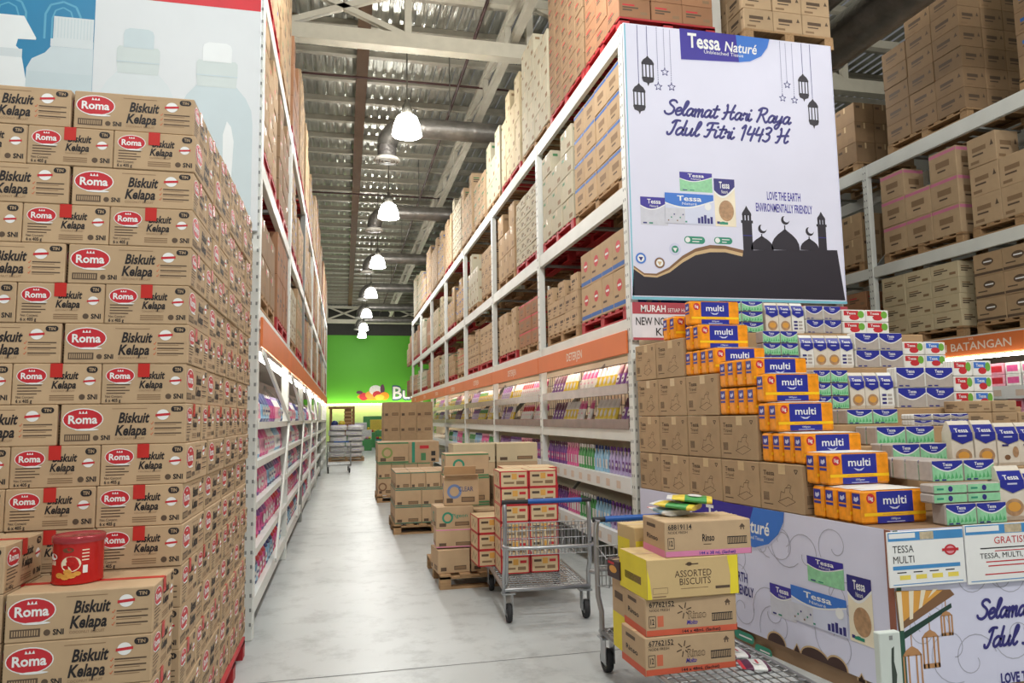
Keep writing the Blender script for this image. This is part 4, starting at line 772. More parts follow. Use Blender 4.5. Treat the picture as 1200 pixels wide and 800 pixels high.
mrow(.19, 4, .928, 'lowest step by the display corner'); mrow(.425, 2, 1.122, 'second step up'); mrow(.62, 4, 1.233, 'third step up, on a carton'); mrow(.84, 2, 1.427, 'fourth step up'); mrow(.945, 1, 1.621, 'fifth step up')
mrow(1.05, 4, 1.54, 'sixth step, lower layer'); mrow(1.05, 4, 1.734, 'sixth step, upper layer'); mrow(1.47, 4, 1.843, 'seventh step up'); mrow(1.65, 2, 2.037, 'eighth step up'); mrow(1.745, 1, 2.231, 'topmost step below the header board'); mrow(1.97, 2, 2.144, 'stack behind the topmost step')
PG = MB  # pack prototypes
def pack_proto(W, D, H, body, topc, style, side=FILM):
    m = MB(); soft(m, W, D, H, side, None, .008); fs = frames(W, D, H); f = fs['f']
    m.rect(f, .004, .004, W - .004, H - .004, body, .0006)
    if style == 'green' or style == 'taupe':
        n = 8; edge = [(.004 + (W - .008) * k / n, H * ((.84 if style == 'green' else .76) - .32 * math.sin(PI * k / n))) for k in range(n + 1)]
        m.poly(f, [(.004, H - .003)] + [(x, z - H * .06) for x, z in edge] + [(W - .004, H - .003)], WHITE, .001); m.poly(f, [(.004, H - .003)] + edge + [(W - .004, H - .003)], topc, .0014)
        m.text(f, 'Tessa', W * .5, H * .73, H * .15, WHITE, .002, W * .3, .02, align='c'); m.rect(f, W * .4, H * .63, W * .6, H * .67, SILV, .002)
        if style == 'green':
            for k in range(7): m.poly(f, [(W * (.06 + k * .13), H * .12), (W * (.12 + k * .13), H * (.36 + .06 * (k % 3))), (W * (.17 + k * .13), H * .16)], mat('leaf_green_print', (88, 176, 112), .5), .001)
        m.rect(f, W * .08, H * .05, W * .22, H * .12, NAVY, .001); m.rect(f, W * .3, H * .05, W * .44, H * .12, NAVY, .001)
    elif style == 'thin': m.disc(f, W * .5, H * .5, H * .3, H * .3, NAVY, .001); m.rect(f, W * .1, H * .4, W * .3, H * .6, GRN, .001)
    elif style == 'fruit':
        m.rect(f, W * .06, H * .5, W * .7, H * .9, topc, .001); m.disc(f, W * .8, H * .6, W * .14, H * .3, mat('leaf_print', (110, 170, 60), .5), .0014); m.disc(f, W * .5, H * .34, W * .22, H * .22, RED, .0014); m.text(f, 'Tessa', W * .38, H * .6, H * .2, WHITE, .002, W * .4, .02, align='c'); m.disc(f, W * .22, H * .24, W * .1, H * .14, WHITE, .0014)
    for q in 'lr':
        for k in range(4): m.rect(fs[q], D * (.1 + k * .22), .006, D * (.12 + k * .22), H - .006, TAUP, .0006)
    return m.mesh('tissue_pack')
BEIGE = mat('beige_pack', (222, 212, 196), .45, var=.06, scale=20); BOWL = mat('bowl_photo', (178, 140, 104), .5)
def tall_proto(W, D, H, v):
    m = MB(); sec = ((0, 1, .8), (.08, 1, 1), (.75, 1, .9), (.93, .96, .4), (1, .96, .1)); vs = []; fs_ = []
    for z, a, b in sec: vs += [(-W/2*a, -D/2*b, z*H), (W/2*a, -D/2*b, z*H), (W/2*a, D/2*b, z*H), (-W/2*a, D/2*b, z*H)]
    for i in range(4):
        for k in range(4): fs_.append((i*4+k, i*4+(k+1)%4, i*4+4+(k+1)%4, i*4+4+k))
    fs_ += [(3, 2, 1, 0), (16, 17, 18, 19)]; m.add(vs, fs_, BEIGE if v != 1 else FILM)
    f = Fr((-W/2, -D/2, 0), (1, 0, 0), (0, 0, 1)); f2 = Fr((-W/2, -D/2*.9, .75*H), (1, 0, 0), (0, D/2*.5/(.18*H), 1))
    m.poly(f, [(.003, .75*H), (.003, .62*H), (W*.5, .5*H), (W-.003, .58*H), (W-.003, .75*H)], BLP, .001 + D*.0); m.poly(f2, [(.003, 0), (W-.003, 0), (W*.97, .17*H), (W*.03, .17*H)], BLP, .001)
    m.text(f2, 'Tessa', W*.5, .0, H*.09, WHITE, .002, W*.62, .02, align='c'); m.rect(f, W*.3, .66*H, W*.7, .69*H, SILV, .002)
    if v == 0: m.disc(f, W*.52, H*.24, W*.38, H*.16, BOWL, .001); m.disc(f, W*.52, H*.25, W*.26, H*.09, GOLD, .0016)
    elif v == 1:
        for k in range(3): m.rect(f, W*.14, H*(.12+k*.11), W*.44, H*(.18+k*.11), NAVY, .001); m.rect(f, W*.54, H*(.12+k*.11), W*.84, H*(.18+k*.11), TAUP, .001)
    else: m.disc(f, W*.42, H*.2, W*.14, H*.06, BRN, .001); m.disc(f, W*.82, H*.32, W*.14, H*.13, BOWL, .001); m.rect(f, W*.2, H*.46, W*.5, H*.5, NAVY, .001)
    return m.mesh('tissue_pouch')
def place(proto, nm, cat, x0, y0, z0, cols, rows, w_, h_, d_, deep, lab, grp, gap=.002):
    k = 0
    for r in range(rows):
        for c in range(cols):
            for j in range(deep if (c == 0) else 1):
                s = []
                if cols > 1: s.append('%s across' % ORD[c])
                if rows > 1: s.append('%s up' % ORD[r])
                if deep > 1: s.append('%s deep' % ORD[j])
                obj(nm, proto, None, (x0 + w_ / 2 + c * (w_ + gap) + random.uniform(-.002, .002), y0 + d_ / 2 + j * (d_ + gap), z0 + r * (h_ + .001)), random.uniform(-.004, .004), ', '.join([lab] + s), cat, grp)
Gp = {}
def gp(W, H, D, st):
    k = (W, H, D, st)
    if k not in Gp: Gp[k] = pack_proto(W, D, H, {'green': MINT, 'thin': MINT, 'taupe': TAUP, 'red': FILM, 'navy': FILM}[st], {'green': BLP, 'thin': BLP, 'taupe': BLP, 'red': RED, 'navy': BLU}[st], {'red': 'fruit', 'navy': 'fruit'}.get(st, st), TAUP if st in ('green', 'thin') else FILM)
    return Gp[k]
GG = 'green tissue packs'; A_ = 'tissue pack'
place(gp(.2, .115, .1, 'green'), 'tissue_pack', A_, 3.165, 3.36, .927, 2, 1, .2, .115, .1, 1, 'green leaf tissue pack, bottom layer at the display front', GG)
place(gp(.22, .05, .1, 'thin'), 'tissue_pack', A_, 3.105, 3.37, 1.045, 2, 2, .22, .05, .1, 1, 'slim green tissue pack lying flat at the display front', GG)
place(gp(.21, .118, .1, 'green'), 'tissue_pack', A_, 3.19, 3.46, 1.15, 2, 1, .21, .118, .1, 4, 'green leaf tissue pack on the slim packs, second step', GG)
place(gp(.2, .125, .1, 'green'), 'tissue_pack', A_, 3.30, 3.88, 1.217, 2, 1, .2, .125, .1, 2, 'green leaf tissue pack, third step', GG)
place(gp(.22, .12, .1, 'green'), 'tissue_pack', A_, 3.34, 4.06, 1.344 - .017, 2, 1, .22, .12, .1, 2, 'green leaf tissue pack, fourth step', GG)
place(gp(.2, .1, .1, 'green'), 'tissue_pack', A_, 3.30, 4.28, 1.462, 2, 1, .2, .1, .1, 2, 'green leaf tissue pack, fifth step', GG)
place(gp(.14, .092, .1, 'green'), 'tissue_pack', A_, 3.24, 4.53, 1.567, 2, 3, .14, .092, .1, 1, 'green leaf tissue pack, upright pile in the middle tier', GG)
place(gp(.155, .095, .1, 'green'), 'tissue_pack', A_, 3.17, 5.03, 1.897, 2, 3, .155, .095, .1, 1, 'green leaf tissue pack, upright pile in the upper tier', GG)
place(gp(.2, .088, .1, 'green'), 'tissue_pack', A_, 3.03, 5.42, 2.217, 2, 3, .2, .088, .1, 1, 'green leaf tissue pack, pile in the top tier', GG)
t0 = [tall_proto(.118, .07, .26, 0), tall_proto(.118, .07, .26, 1), tall_proto(.17, .08, .28, 2), tall_proto(.17, .08, .3, 0)]
TG = 'tall tissue pouches'
def pouch(v, x, y, z, lab): obj('tissue_pouch', t0[v], None, (x, y, z), random.uniform(-.04, .04), lab, 'tissue pouch', TG)
for i, x in enumerate((3.67, 3.85, 4.03, 4.21)): pouch(3 if i == 0 else 2, x, 3.45, .927, 'tall blue-topped tissue pouch at display front, %s from the green packs' % ORD[i])
for i, x in enumerate((3.9, 4.08)): pouch(3, x, 4.0, 1.177, 'tall blue-topped pouch with bowl picture, second tier, %s from the green packs' % ORD[i])
for i, x in enumerate((4.26, 4.43)): pouch(2, x, 4.0, 1.177, 'tall beige pouch with bear picture, second tier, %s along' % ORD[i])
for i, (x, v) in enumerate(((3.6, 0), (3.72, 0), (3.845, 1))): pouch(v, x, 4.57, 1.567, 'tall tissue pouch in the middle tier, %s from the green pile' % ORD[i])
for i, (x, v) in enumerate(((3.56, 1), (3.68, 0), (3.8, 0), (3.92, 1))): pouch(v, x, 5.07, 1.897, 'tall tissue pouch in the upper tier, %s from the green pile' % ORD[i])
for i, (x, v) in enumerate(((3.52, 0), (3.64, 0), (3.765, 1))): pouch(v, x, 5.46, 2.217, 'tall tissue pouch in the top tier, %s from the green pile' % ORD[i])
UG = 'taupe tissue packs'; CMESHX = carton_mesh(.215, .2, .083, 'kraft', 'ink', 0)
place(gp(.245, .148, .1, 'taupe'), 'tissue_pack', A_, 3.93, 4.53, 1.567, 2, 2, .245, .148, .1, 1, 'taupe and blue tissue pack in the middle tier', UG)
place(gp(.22, .14, .1, 'taupe'), 'tissue_pack', A_, 4.0, 5.03, 1.897, 2, 2, .22, .14, .1, 1, 'taupe and blue tissue pack in the upper tier', UG)
place(gp(.17, .118, .1, 'taupe'), 'tissue_pack', A_, 3.84, 5.42, 2.217, 2, 2, .17, .118, .1, 1, 'taupe and blue tissue pack in the top tier', UG)
place(gp(.15, .04, .12, 'taupe'), 'tissue_pack', A_, 3.81, 4.26, 1.442, 3, 2, .15, .04, .12, 1, 'thin blue tissue pack lying on the riser', UG)
place(gp(.2, .12, .12, 'taupe'), 'tissue_pack', A_, 4.56, 4.0, .927, 2, 4, .2, .12, .12, 1, 'taupe tissue pack in the pile by the frame of the display', UG)
for k in range(3):
    for r in range(2): obj('tissue_box', CMESHX, None, (4.38 + k * .22, 4.38, 1.442 + r * .085), random.uniform(-.02, .02), 'small brown tissue box, %s along, %s layer, between the tiers of the display' % (ORD[k], ORD[r]), 'box', 'small brown tissue boxes') if (k, r) != (2, 1) else None
FG = 'fruit print tissue packs'
place(gp(.17, .115, .1, 'red'), 'tissue_pack', A_, 4.43, 4.53, 1.567, 1, 3, .17, .115, .1, 1, 'red fruit tissue pack in the middle tier', FG)
place(gp(.17, .115, .1, 'navy'), 'tissue_pack', A_, 4.605, 4.53, 1.567, 1, 3, .17, .115, .1, 1, 'blue fruit tissue pack in the middle tier', FG)
place(gp(.2, .105, .1, 'red'), 'tissue_pack', A_, 4.45, 5.03, 1.897, 1, 2, .2, .105, .1, 1, 'red fruit tissue pack in the upper tier', FG)
place(gp(.2, .105, .1, 'navy'), 'tissue_pack', A_, 4.655, 5.03, 1.897, 1, 2, .2, .105, .1, 1, 'blue fruit tissue pack in the upper tier', FG)
place(gp(.23, .105, .1, 'red'), 'tissue_pack', A_, 4.2, 5.42, 2.217, 2, 2, .23, .105, .1, 1, 'red fruit tissue pack in the top tier', FG)
# ------------------------------------------------------------------ goods on the shelves
def pcol(n, c): return mat('goods_' + n, c, .35, var=.12, scale=24)
GC_ = {n: pcol(n, c) for n, c in dict(violet=(112, 60, 140), pink=(214, 90, 150), green=(70, 150, 80), sky=(150, 196, 226), lilac=(186, 170, 214), white=(226, 226, 224), red=(196, 46, 60), navy=(44, 60, 120), yellow=(226, 200, 70), plum=(90, 40, 70), rose=(226, 160, 180), teal=(60, 140, 140)).items()}
def bottle_mesh(c, lab, cap, h=.26):
    m = MB().lathe([(.03, 0), (.036, .01), (.037, .14 * h / .26), (.03, .17 * h / .26), (.013, .21 * h / .26), (.012, .225 * h / .26)], GC_[c], n=12, sy=.7)
    f = Fr((-.03, -.0272, .03), (1, 0, 0), (0, 0, 1)); m.rect(f, .006, .01, .054, .1, GC_[lab], .0002); m.disc(f, .03, .06, .016, .02, GC_['white'], .0012, 12)
    return m.mesh('bottle'), MB().lathe([(.014, .222 * h / .26), (.015, .235 * h / .26), (.012, h - .005), (.008, h)], GC_[cap], n=10).mesh('cap')
BT = {k: bottle_mesh(*v) for k, v in {'purple and white': ('lilac', 'violet', 'violet'), 'pale blue': ('sky', 'white', 'navy'), 'green': ('green', 'white', 'white'), 'pink': ('pink', 'white', 'rose'), 'violet': ('violet', 'pink', 'plum')}.items()}
def bag_mesh(w_, d_, h, c1, c2, c3):
    sec = ((0, .92, .85), (.12, 1, 1), (.6, 1, .85), (.88, .96, .3), (1, .92, .06)); vs = []; fs = []; m = MB()
    for z, a, b in sec:
        for k in range(12):
            t = 6.2832 * k / 12; cx, cy = math.cos(t), math.sin(t); q = max(abs(cx), abs(cy)) ** .6; vs.append((w_ / 2 * a * cx / q, d_ / 2 * b * cy / q, h * z))
    for i in range(4):
        for k in range(12): fs.append((i*12+k, i*12+(k+1)%12, i*12+12+(k+1)%12, i*12+12+k))
    m.add(vs, fs[:12], GC_[c1], True); m.add(vs, fs[12:24], GC_[c2], True); m.add(vs, fs[24:36], GC_[c1], True); m.add(vs, fs[36:], GC_[c3], True); m.add(vs[:12], [tuple(range(12))[::-1]], GC_[c1])
    f = Fr((-w_/2, -d_/2 * 1.0, 0), (1, 0, 0), (0, 0, 1)); m.disc(f, w_*.5, h*.38, w_*.3, h*.16, GC_['white'], .002, 14); m.rect(f, w_*.3, h*.34, w_*.7, h*.42, GC_[c3], .0035)
    return m.mesh('refill_pouch')
PO = {k: bag_mesh(.118, .035, .24, *v) for k, v in {'pink': ('pink', 'white', 'rose'), 'white': ('white', 'yellow', 'white'), 'plum': ('plum', 'violet', 'plum'), 'violet': ('violet', 'lilac', 'navy'), 'green': ('green', 'yellow', 'white'), 'red': ('red', 'white', 'rose')}.items()}
ry = random.Random(9)
for i in range(4):
    y = YR[i] + .16; k = 0; seq = [('purple and white', 8), ('pale blue', 5), ('green', 6), ('pink', 5), ('violet', 9)] if i == 0 else [('violet', 8), ('pink', 7), ('purple and white', 8), ('violet', 9)] if i == 1 else [('green', 8), ('pink', 8), ('pale blue', 8), ('green', 8)]
    for nm, n in seq:
        for q in range(n):
            if y > YR[i + 1] - .06: break
            for z in ((.982, .452) if i < 2 else (.982,)):
                o = obj('bottle', BT[nm][0], None, (2.58 + ry.uniform(-.004, .004), y, z), -PI / 2 + ry.uniform(-.15, .15), '%s bottle, %s on the %s shelf, %s bay of detergent rack' % (nm, ORD[k], 'lower' if z < .9 else 'waist-high', ORD[i]), 'bottle', 'bottles on the shelves of the detergent rack')
                obj('cap', BT[nm][1], o)
            y += .088; k += 1
LIP = mat('smoky_acrylic_lip', (150, 132, 124), .25, var=.1); WIRE = mat('dark_wire', (70, 66, 66), .5)
for i in range(5):
    y0, y1 = YR[i] + .13, YR[i + 1] - .05
    for tier, z in enumerate((1.435, 1.76)):
        t = obj('sloping_tray', None, None, (2.512, y0, z), 0, 'sloping pouch tray, %s tier of the %s bay of the detergent rack' % (('lower', 'upper')[tier], ORD[i]), 'tray', 'sloping trays of the detergent rack')
        L = y1 - y0
        m = MB().bar((.0, 0, .004), (.0, L, .004), .01, .006, LIP); m.add([(0, 0, 0), (.42, 0, .12), (.42, L, .12), (0, L, 0)], [(0, 1, 2, 3)], LIP); obj('tray_floor', m, t)
        obj('front_lip', MB().box(-.012, 0, -.02, -.004, L, .075, LIP), t)
        m = MB()
        for k in range(int(L / .1) if i < 3 else 12): yy = k * (L / (int(L / .1) if i < 3 else 12)); m.tube([(.42, yy, .1), (.42, yy, .34)], .004, WIRE, 4)
        m.tube([(.42, 0, .34), (.42, L, .34)], .005, WIRE, 4); m.tube([(.42, 0, .22), (.42, L, .22)], .004, WIRE, 4); obj('wire_back', m, t)
        y = y0 + .08; k = 0; cols = [['plum', 'white', 'pink', 'white', 'plum'], ['pink', 'red', 'white', 'violet'], ['white', 'green', 'violet'], ['white', 'plum', 'green'], ['white', 'violet', 'green']][i]
        while y < y1 - .06:
            nm = cols[min(len(cols) - 1, int((y - y0) / (L / len(cols))))]
            if ry.random() < .9:
                o = obj('refill_pouch', PO[nm], None, (2.585, y, z + .045), -PI / 2 + ry.uniform(-.05, .05), '%s refill pouch, %s along the %s tray of the %s bay' % (nm, ORD[k], ('lower', 'upper')[tier], ORD[i]), 'pouch', 'refill pouches on the sloping trays'); o.rotation_euler = (-.28, 0, o.rotation_euler.z)
            y += .125; k += 1
NP = {k: bag_mesh(.2, .14, .25, *v) for k, v in {'pink': ('pink', 'rose', 'pink'), 'pale blue': ('sky', 'white', 'navy'), 'red': ('red', 'pink', 'red'), 'white': ('white', 'rose', 'lilac'), 'navy': ('navy', 'sky', 'navy'), 'violet': ('violet', 'pink', 'white')}.items()}
for i in range(4):
    for s_, z in enumerate((.262, .622, .952, 1.252, 1.537)):
        y = YL[i] + .22; k = 0
        while y < YL[i + 1] - .13:
            nm = (('navy', 'red'), ('red', 'violet', 'pink'), ('violet', 'pink', 'navy'), ('pale blue', 'pink', 'white'), ('white', 'navy', 'violet'))[s_]; nm = nm[(k // 3 + i) % len(nm)]
            obj('soft_pack', NP[nm], None, (-.73, y, z), PI / 2 + ry.uniform(-.12, .12), '%s soft pack, %s on shelf %s of the %s bay beyond the biscuit stack' % (nm, ORD[k], num[s_], ORD[i]), 'soft pack', 'soft packs beyond the biscuit stack'); y += .215; k += 1
SB = [MB().box(-.09, -.06, 0, .09, .06, .13, GC_[c], .006).box(-.07, -.0605, .03, .07, -.059, .1, GC_[d]).mesh('soap_box') for c, d in (('white', 'violet'), ('lilac', 'white'), ('white', 'pink'), ('rose', 'red'))]
for s_, z in enumerate((1.802, 1.402, .952)):
    for r in range(2):
        for k in range(14):
            y = 5.0 + k * .2
            if 5.45 < y < 5.85: continue
            obj('soap_box', SB[(k // 3 + s_) % 4], None, (7.3, y, z + r * .131), -PI / 2 + ry.uniform(-.05, .05), '%s soap box, %s along shelf %s, layer %s, bar soap rack' % (('white', 'lilac', 'pale', 'rose')[(k // 3 + s_) % 4], ORD[k], num[2 - s_], num[r]), 'soap box', 'soap boxes under the BATANGAN board')
# ------------------------------------------------------------------ platform trolleys
def wheel_mesh(R, w_):
    m = MB().lathe([(R * .5, -w_ * .3), (R * .62, -w_ / 2), (R * .93, -w_ / 2), (R, -w_ * .25), (R, w_ * .25), (R * .93, w_ / 2), (R * .62, w_ / 2), (R * .5, w_ * .3)], DARK, n=24)
    h = MB().lathe([(.012, -w_ * .55), (R * .3, -w_ * .45), (R * .56, -w_ * .32), (R * .56, w_ * .32), (R * .3, w_ * .45), (.012, w_ * .55)], STEEL, n=16)
    for q in (m, h): q.v = [(z, x, y + R) for x, y, z in q.v]
    return m.mesh('tyre'), h.mesh('hub')
WM = wheel_mesh(.07, .04)
GRP2 = 'platform trolleys'
def trolley(loc, rz, label, Ld=1.15):
    o = obj('platform_trolley', None, None, loc, rz, label, 'trolley', GRP2); hw = .33
    for s_ in (-1, 1):
        obj('post', MB().tube([(s_ * hw, .02, .2), (s_ * hw, .02, .36), (s_ * hw, -.035, .44), (s_ * hw, -.045, .8), (s_ * hw, -.035, .87), (s_ * hw * .985, -.02, .9)], .017, STEEL, 10), o)
    obj('handle', MB().tube([(-hw - .02, -.04, .9), (hw + .02, -.04, .9)], .016, DARK, 10), o); obj('grip', MB().tube([(-hw * .45, -.04, .9), (hw * .82, -.04, .9)], .0195, BLUEG, 12), o)
    d = MB().tube([(-hw, 0, .24), (hw, 0, .24), (hw, Ld, .24), (-hw, Ld, .24), (-hw, 0, .24)], .016, STEEL, 8); obj('deck_frame', d, o)
    g = MB()
    for k in range(1, 14): g.tube([(-hw + k * hw * 2 / 14, 0, .25), (-hw + k * hw * 2 / 14, Ld, .25)], .004, STEEL, 4)
    for k in range(1, 16): g.tube([(-hw, k * Ld / 16, .245), (hw, k * Ld / 16, .245)], .005, STEEL, 4)
    obj('deck_grid', g, o)
    b = MB()
    for k in range(25): x = -hw + k * hw * 2 / 24; b.tube([(x, -.03, .5), (x, -.03, .74)], .0035, STEEL, 4)
    for z in (.5, .56, .62, .68, .74): b.tube([(-hw, -.03, z), (hw, -.03, z)], .004, STEEL, 4)
    for k in range(13): x = -hw + k * hw * 2 / 12; b.tube([(x, -.03, .5), (x, .16, .53), (x, .16, .68)], .0035, STEEL, 4)
    b.tube([(-hw, -.03, .74), (-hw, .16, .68), (hw, .16, .68), (hw, -.03, .74)], .004, STEEL, 4); obj('wire_basket', b, o)
    obj('hoop', MB().tube([(-hw, -.03, .58)] + [(-hw - .02, -.1, .575), (-hw + .03, -.15, .57), (hw - .03, -.15, .57), (hw + .02, -.1, .575)] + [(hw, -.03, .58)], .013, STEEL, 8), o)
    obj('side_stay', MB().tube([(-hw + .01, -.1, .57), (-hw + .01, -.05, .3), (-hw, .1, .24)], .009, STEEL, 6), o)
    for x in (-hw + .03, hw - .03):
        for y in (.03, Ld - .08):
            c = obj('castor', MB().box(x - .05, y - .045, .205, x + .05, y + .045, .217, STEEL).box(x - .031, y - .045, .06, x - .025, y + .035, .206, STEEL).box(x + .025, y - .045, .06, x + .031, y + .035, .206, STEEL).tube([(x, y, .215), (x, y, .25)], .014, STEEL, 8).tube([(x - .032, y - .02, .07), (x + .032, y - .02, .07)], .008, STEEL, 6), o)
            wv = obj('tyre', WM[0], c, (x, y - .02, 0)); obj('hub', WM[1], c, (x, y - .02, 0))
    return o
trolley((1.53, 5.52, 0), -.07, 'loaded platform trolley of red-edged boxes, blue handle toward the camera'.replace(' toward the camera', ' over wire basket'))
trolley((1.87, 4.36, 0), PI + .02, 'platform trolley stacked with sachet and biscuit cartons beside the tissue display')
trolley((-.13, 21.8, 0), .03, 'empty steel trolley far down the aisle before the white sacks', 1.0)
# ------------------------------------------------------------------ loose cartons: on trolleys and floor pallets
def special(L, D, H, body, draw, flaps=0):
    m = MB().box(-L/2, -D/2, 0, L/2, D/2, H, body, .004); fs = frames(L, D, H)
    for q in 'fb': draw(m, fs[q], L, H, 0)
    for q in 'rl': draw(m, fs[q], D, H, 1)
    m.rect(fs['t'], 0, D * .44, L, D * .56, mat('packing_tape', (204, 178, 136), .3), .0008)
    if flaps:
        m.bar((0, -D / 2 + .004, H - .002), (0, -D / 2 - .07, H + .03), L * .94, .004, body).bar((0, D / 2 - .004, H - .002), (0, D / 2 - .06, H + .09), L * .94, .004, body)
        m.bar((-L / 2 + .004, 0, H - .002), (-L / 2 - .03, 0, H + .08), D * .9, .004, body, (0, 1, 0)) if 0 else None
    return m.mesh('carton')
YB = ACC['yellow']; PK = mat('sachet_pink', (216, 132, 172), .6); OB = mat('sachet_orange', (206, 92, 64), .6)
def d_red(m, f, W, H, s):
    for a in ((0, 0, W, H * .07), (0, H * .93, W, H), (0, 0, W * .05, H), (W * .95, 0, W, H)): m.rect(f, *a, RED)
    if not s: m.rect(f, W * .12, H * .62, W * .38, H * .76, INK); m.rect(f, W * .42, H * .5, W * .6, H * .84, mat('amber_print', (222, 166, 80), .6)); m.rect(f, W * .66, H * .6, W * .88, H * .76, RED); m.rect(f, W * .14, H * .24, W * .5, H * .36, INK2); m.rect(f, W * .58, H * .2, W * .86, H * .4, INK2)
    else: m.line(f, [(W * .2, H * .2), (W * .4, H * .75), (W * .6, H * .3), (W * .8, H * .7)], .008, INK2)
def house(m, f, x, y, s, c): m.poly(f, [(x - s, y), (x + s, y), (x, y + s)], c); m.rect(f, x - s * .6, y - s * .8, x + s * .6, y, c); m.rect(f, x - s * .25, y - s * .8, x + s * .25, y - s * .2, CARD, .001)
def bars(m, f, x0, y0, x1, y1):
    m.rect(f, x0, y0, x1, y1, BLACK); n = 15
    for k in range(n): m.rect(f, x0 + (x1 - x0) * (k + .3) / n, y0 + (y1 - y0) * .12, x0 + (x1 - x0) * (k + .75) / n, y1 - (y1 - y0) * .12, CARD, .0012)
def d_sachet(band, code, foot, word2=None):
    def d(m, f, W, H, s):
        if s: m.rect(f, 0, 0, W, H * .2, band); m.text(f, 'Rinso', W * .2, H * .4, H * .14, BLACK, .001, W * .5, .02); m.rect(f, W * .2, H * .75, W * .6, H * .85, INK); return
        m.rect(f, .003, .003, W - .003, H * .17, band); m.text(f, foot, W * .6, H * .05, H * .08, PURPLE if band is PK else BLACK, .0014, W * .42, .02, align='c')
        m.text(f, code, W * .04, H * .78, H * .14, BLACK, .001, W * .27, .015); m.rect(f, W * .03, H * .76, W * .32, H * .765, BLACK); m.text(f, 'NODE FRESH', W * .04, H * .66, H * .07, BLACK, .001, W * .22)
        m.line(f, [(W * .035, H * .24), (W * .105, H * .24), (W * .105, H * .54), (W * .035, H * .54), (W * .035, H * .24)], .003, BLACK); m.text(f, '12', W * .05, H * .32, H * .15, BLACK, .001, W * .04, .02)
        if word2: m.rect(f, W * .125, H * .25, W * .19, H * .54, mat('sachet_tint', (206, 110, 78), .6))
        x = W * .42
        if word2:
            for k in range(6): a = k * 1.047 + .3; m.line(f, [(x + .012 * math.cos(a), H * .64 + .012 * math.sin(a)), (x + H * .22 * math.cos(a), H * .64 + H * .22 * math.sin(a))], .006, INK)
            m.text(f, 'Rinso', W * .46, H * .42, H * .2, INK, .0012, W * .2, .03); m.text(f, 'Rinso', W * .463, H * .43, H * .17, CARD, .002, W * .194); m.text(f, word2, W * .44, H * .26, H * .12, PURPLE, .001, W * .12, .02, .3)
        else: m.text(f, 'Rinso', W * .43, H * .42, H * .2, BLACK, .001, W * .14, .02); m.rect(f, W * .44, H * .32, W * .53, H * .34, INK)
        bars(m, f, W * .72, H * .3, W * .95, H * .52); house(m, f, W * .9, H * .78, H * .1, INK)
    return d
def d_assort(m, f, W, H, s):
    if s: m.rect(f, 0, 0, W, H, YB); m.rect(f, W * .2, H * .3, W * .8, H * .5, INK2); return
    m.poly(f, [(W * .9, .002), (W - .002, .002), (W - .002, H - .002), (W * .88, H - .002), (W * .91, H * .5)], YB); m.poly(f, [(.002, .002), (W * .05, .002), (W * .03, H * .5), (.002, H * .8)], YB)
    m.text(f, 'ASSORTED', W * .5, H * .52, H * .17, INK, .001, W * .4, align='c'); m.text(f, 'BISCUITS', W * .52, H * .32, H * .17, INK, .001, W * .34, align='c'); m.disc(f, W * .46, H * .84, W * .03, H * .05, INK); m.rect(f, W * .42, H * .82, W * .56, H * .85, INK)
    m.rect(f, W * .36, H * .22, W * .66, H * .235, INK2); m.line(f, [(W * .06, H * .14), (W * .22, H * .14), (W * .22, H * .28), (W * .06, H * .28), (W * .06, H * .14)], .002, INK2); m.rect(f, W * .74, H * .17, W * .9, H * .24, INK); m.rect(f, W * .06, H * .05, W * .2, H * .08, INK2)
LC = 'cartons on the trolley beside the tissue display'
def put(mesh, x, y, z, rz, lab, grp, nm='carton', cat='carton'): return obj(nm, mesh, None, (x, y, z), rz, lab, cat, grp)
DP_ = bag_mesh(.15, .03, .14, 'plum', 'white', 'red'); m1 = special(.5, .3, .183, CARD, d_sachet(OB, '67762152', '144 x 48mL (Sachet)', 'Molto')); m2 = special(.48, .3, .178, CARD, d_sachet(PK, '68819114', '144 x 38 mL (Sachet)')); m3 = special(.51, .36, .196, mat('buff_carton', (204, 176, 126), .75, var=.04), d_assort)
put(m1, 1.715, 3.66, .256, .02, 'orange-banded sachet carton at the bottom of the trolley stack by the display', LC); put(m1, 1.735, 3.665, .44, -.015, 'orange-banded sachet carton under the assorted biscuits carton', LC)
put(m3, 1.74, 3.68, .624, .01, 'buff ASSORTED BISCUITS carton with yellow ends on the trolley stack', LC); put(m2, 1.845, 3.66, .821, -.03, 'pink-banded sachet carton topping the trolley stack', LC)
for k in range(3): o = put(DP_, 2.11, 3.46 + k * .21, .268, .3 * k, 'dark snack packet on the trolley grid beside the sachet cartons, %s along' % ORD[k], 'dark packets on the trolley', 'flat_packet', 'packet'); o.rotation_euler = (-1.52, 0, 1.3 + .2 * k)
# bits on the top carton and the boxes packed behind
GP_ = bag_mesh(.2, .035, .24, 'yellow', 'green', 'white'); BP_ = bag_mesh(.17, .035, .2, 'white', 'sky', 'red')
for i, (x, y, r, me, nm) in enumerate(((1.82, 3.69, .5, BP_, 'white and red'), (1.92, 3.66, 1.2, GP_, 'yellow and green'), (2.02, 3.68, 1.5, GP_, 'lime green'))):
    o = put(me, x - .06, y, 1.018 + i * .03, r, '%s flat packet lying on the topmost sachet carton' % nm, 'packets on the sachet carton', 'flat_packet', 'packet'); o.rotation_euler = (-1.5, 0, r - .4)
m4 = special(.3, .24, .3, mat('buff_carton', (204, 176, 126), .75), lambda m, f, W, H, s: (m.rect(f, .004, H * .2, W * .7, H * .75, YB), m.rect(f, W * .2, H * .5, W * .6, H * .56, INK), m.rect(f, W * .1, H * .05, W * .5, H * .14, INK)))
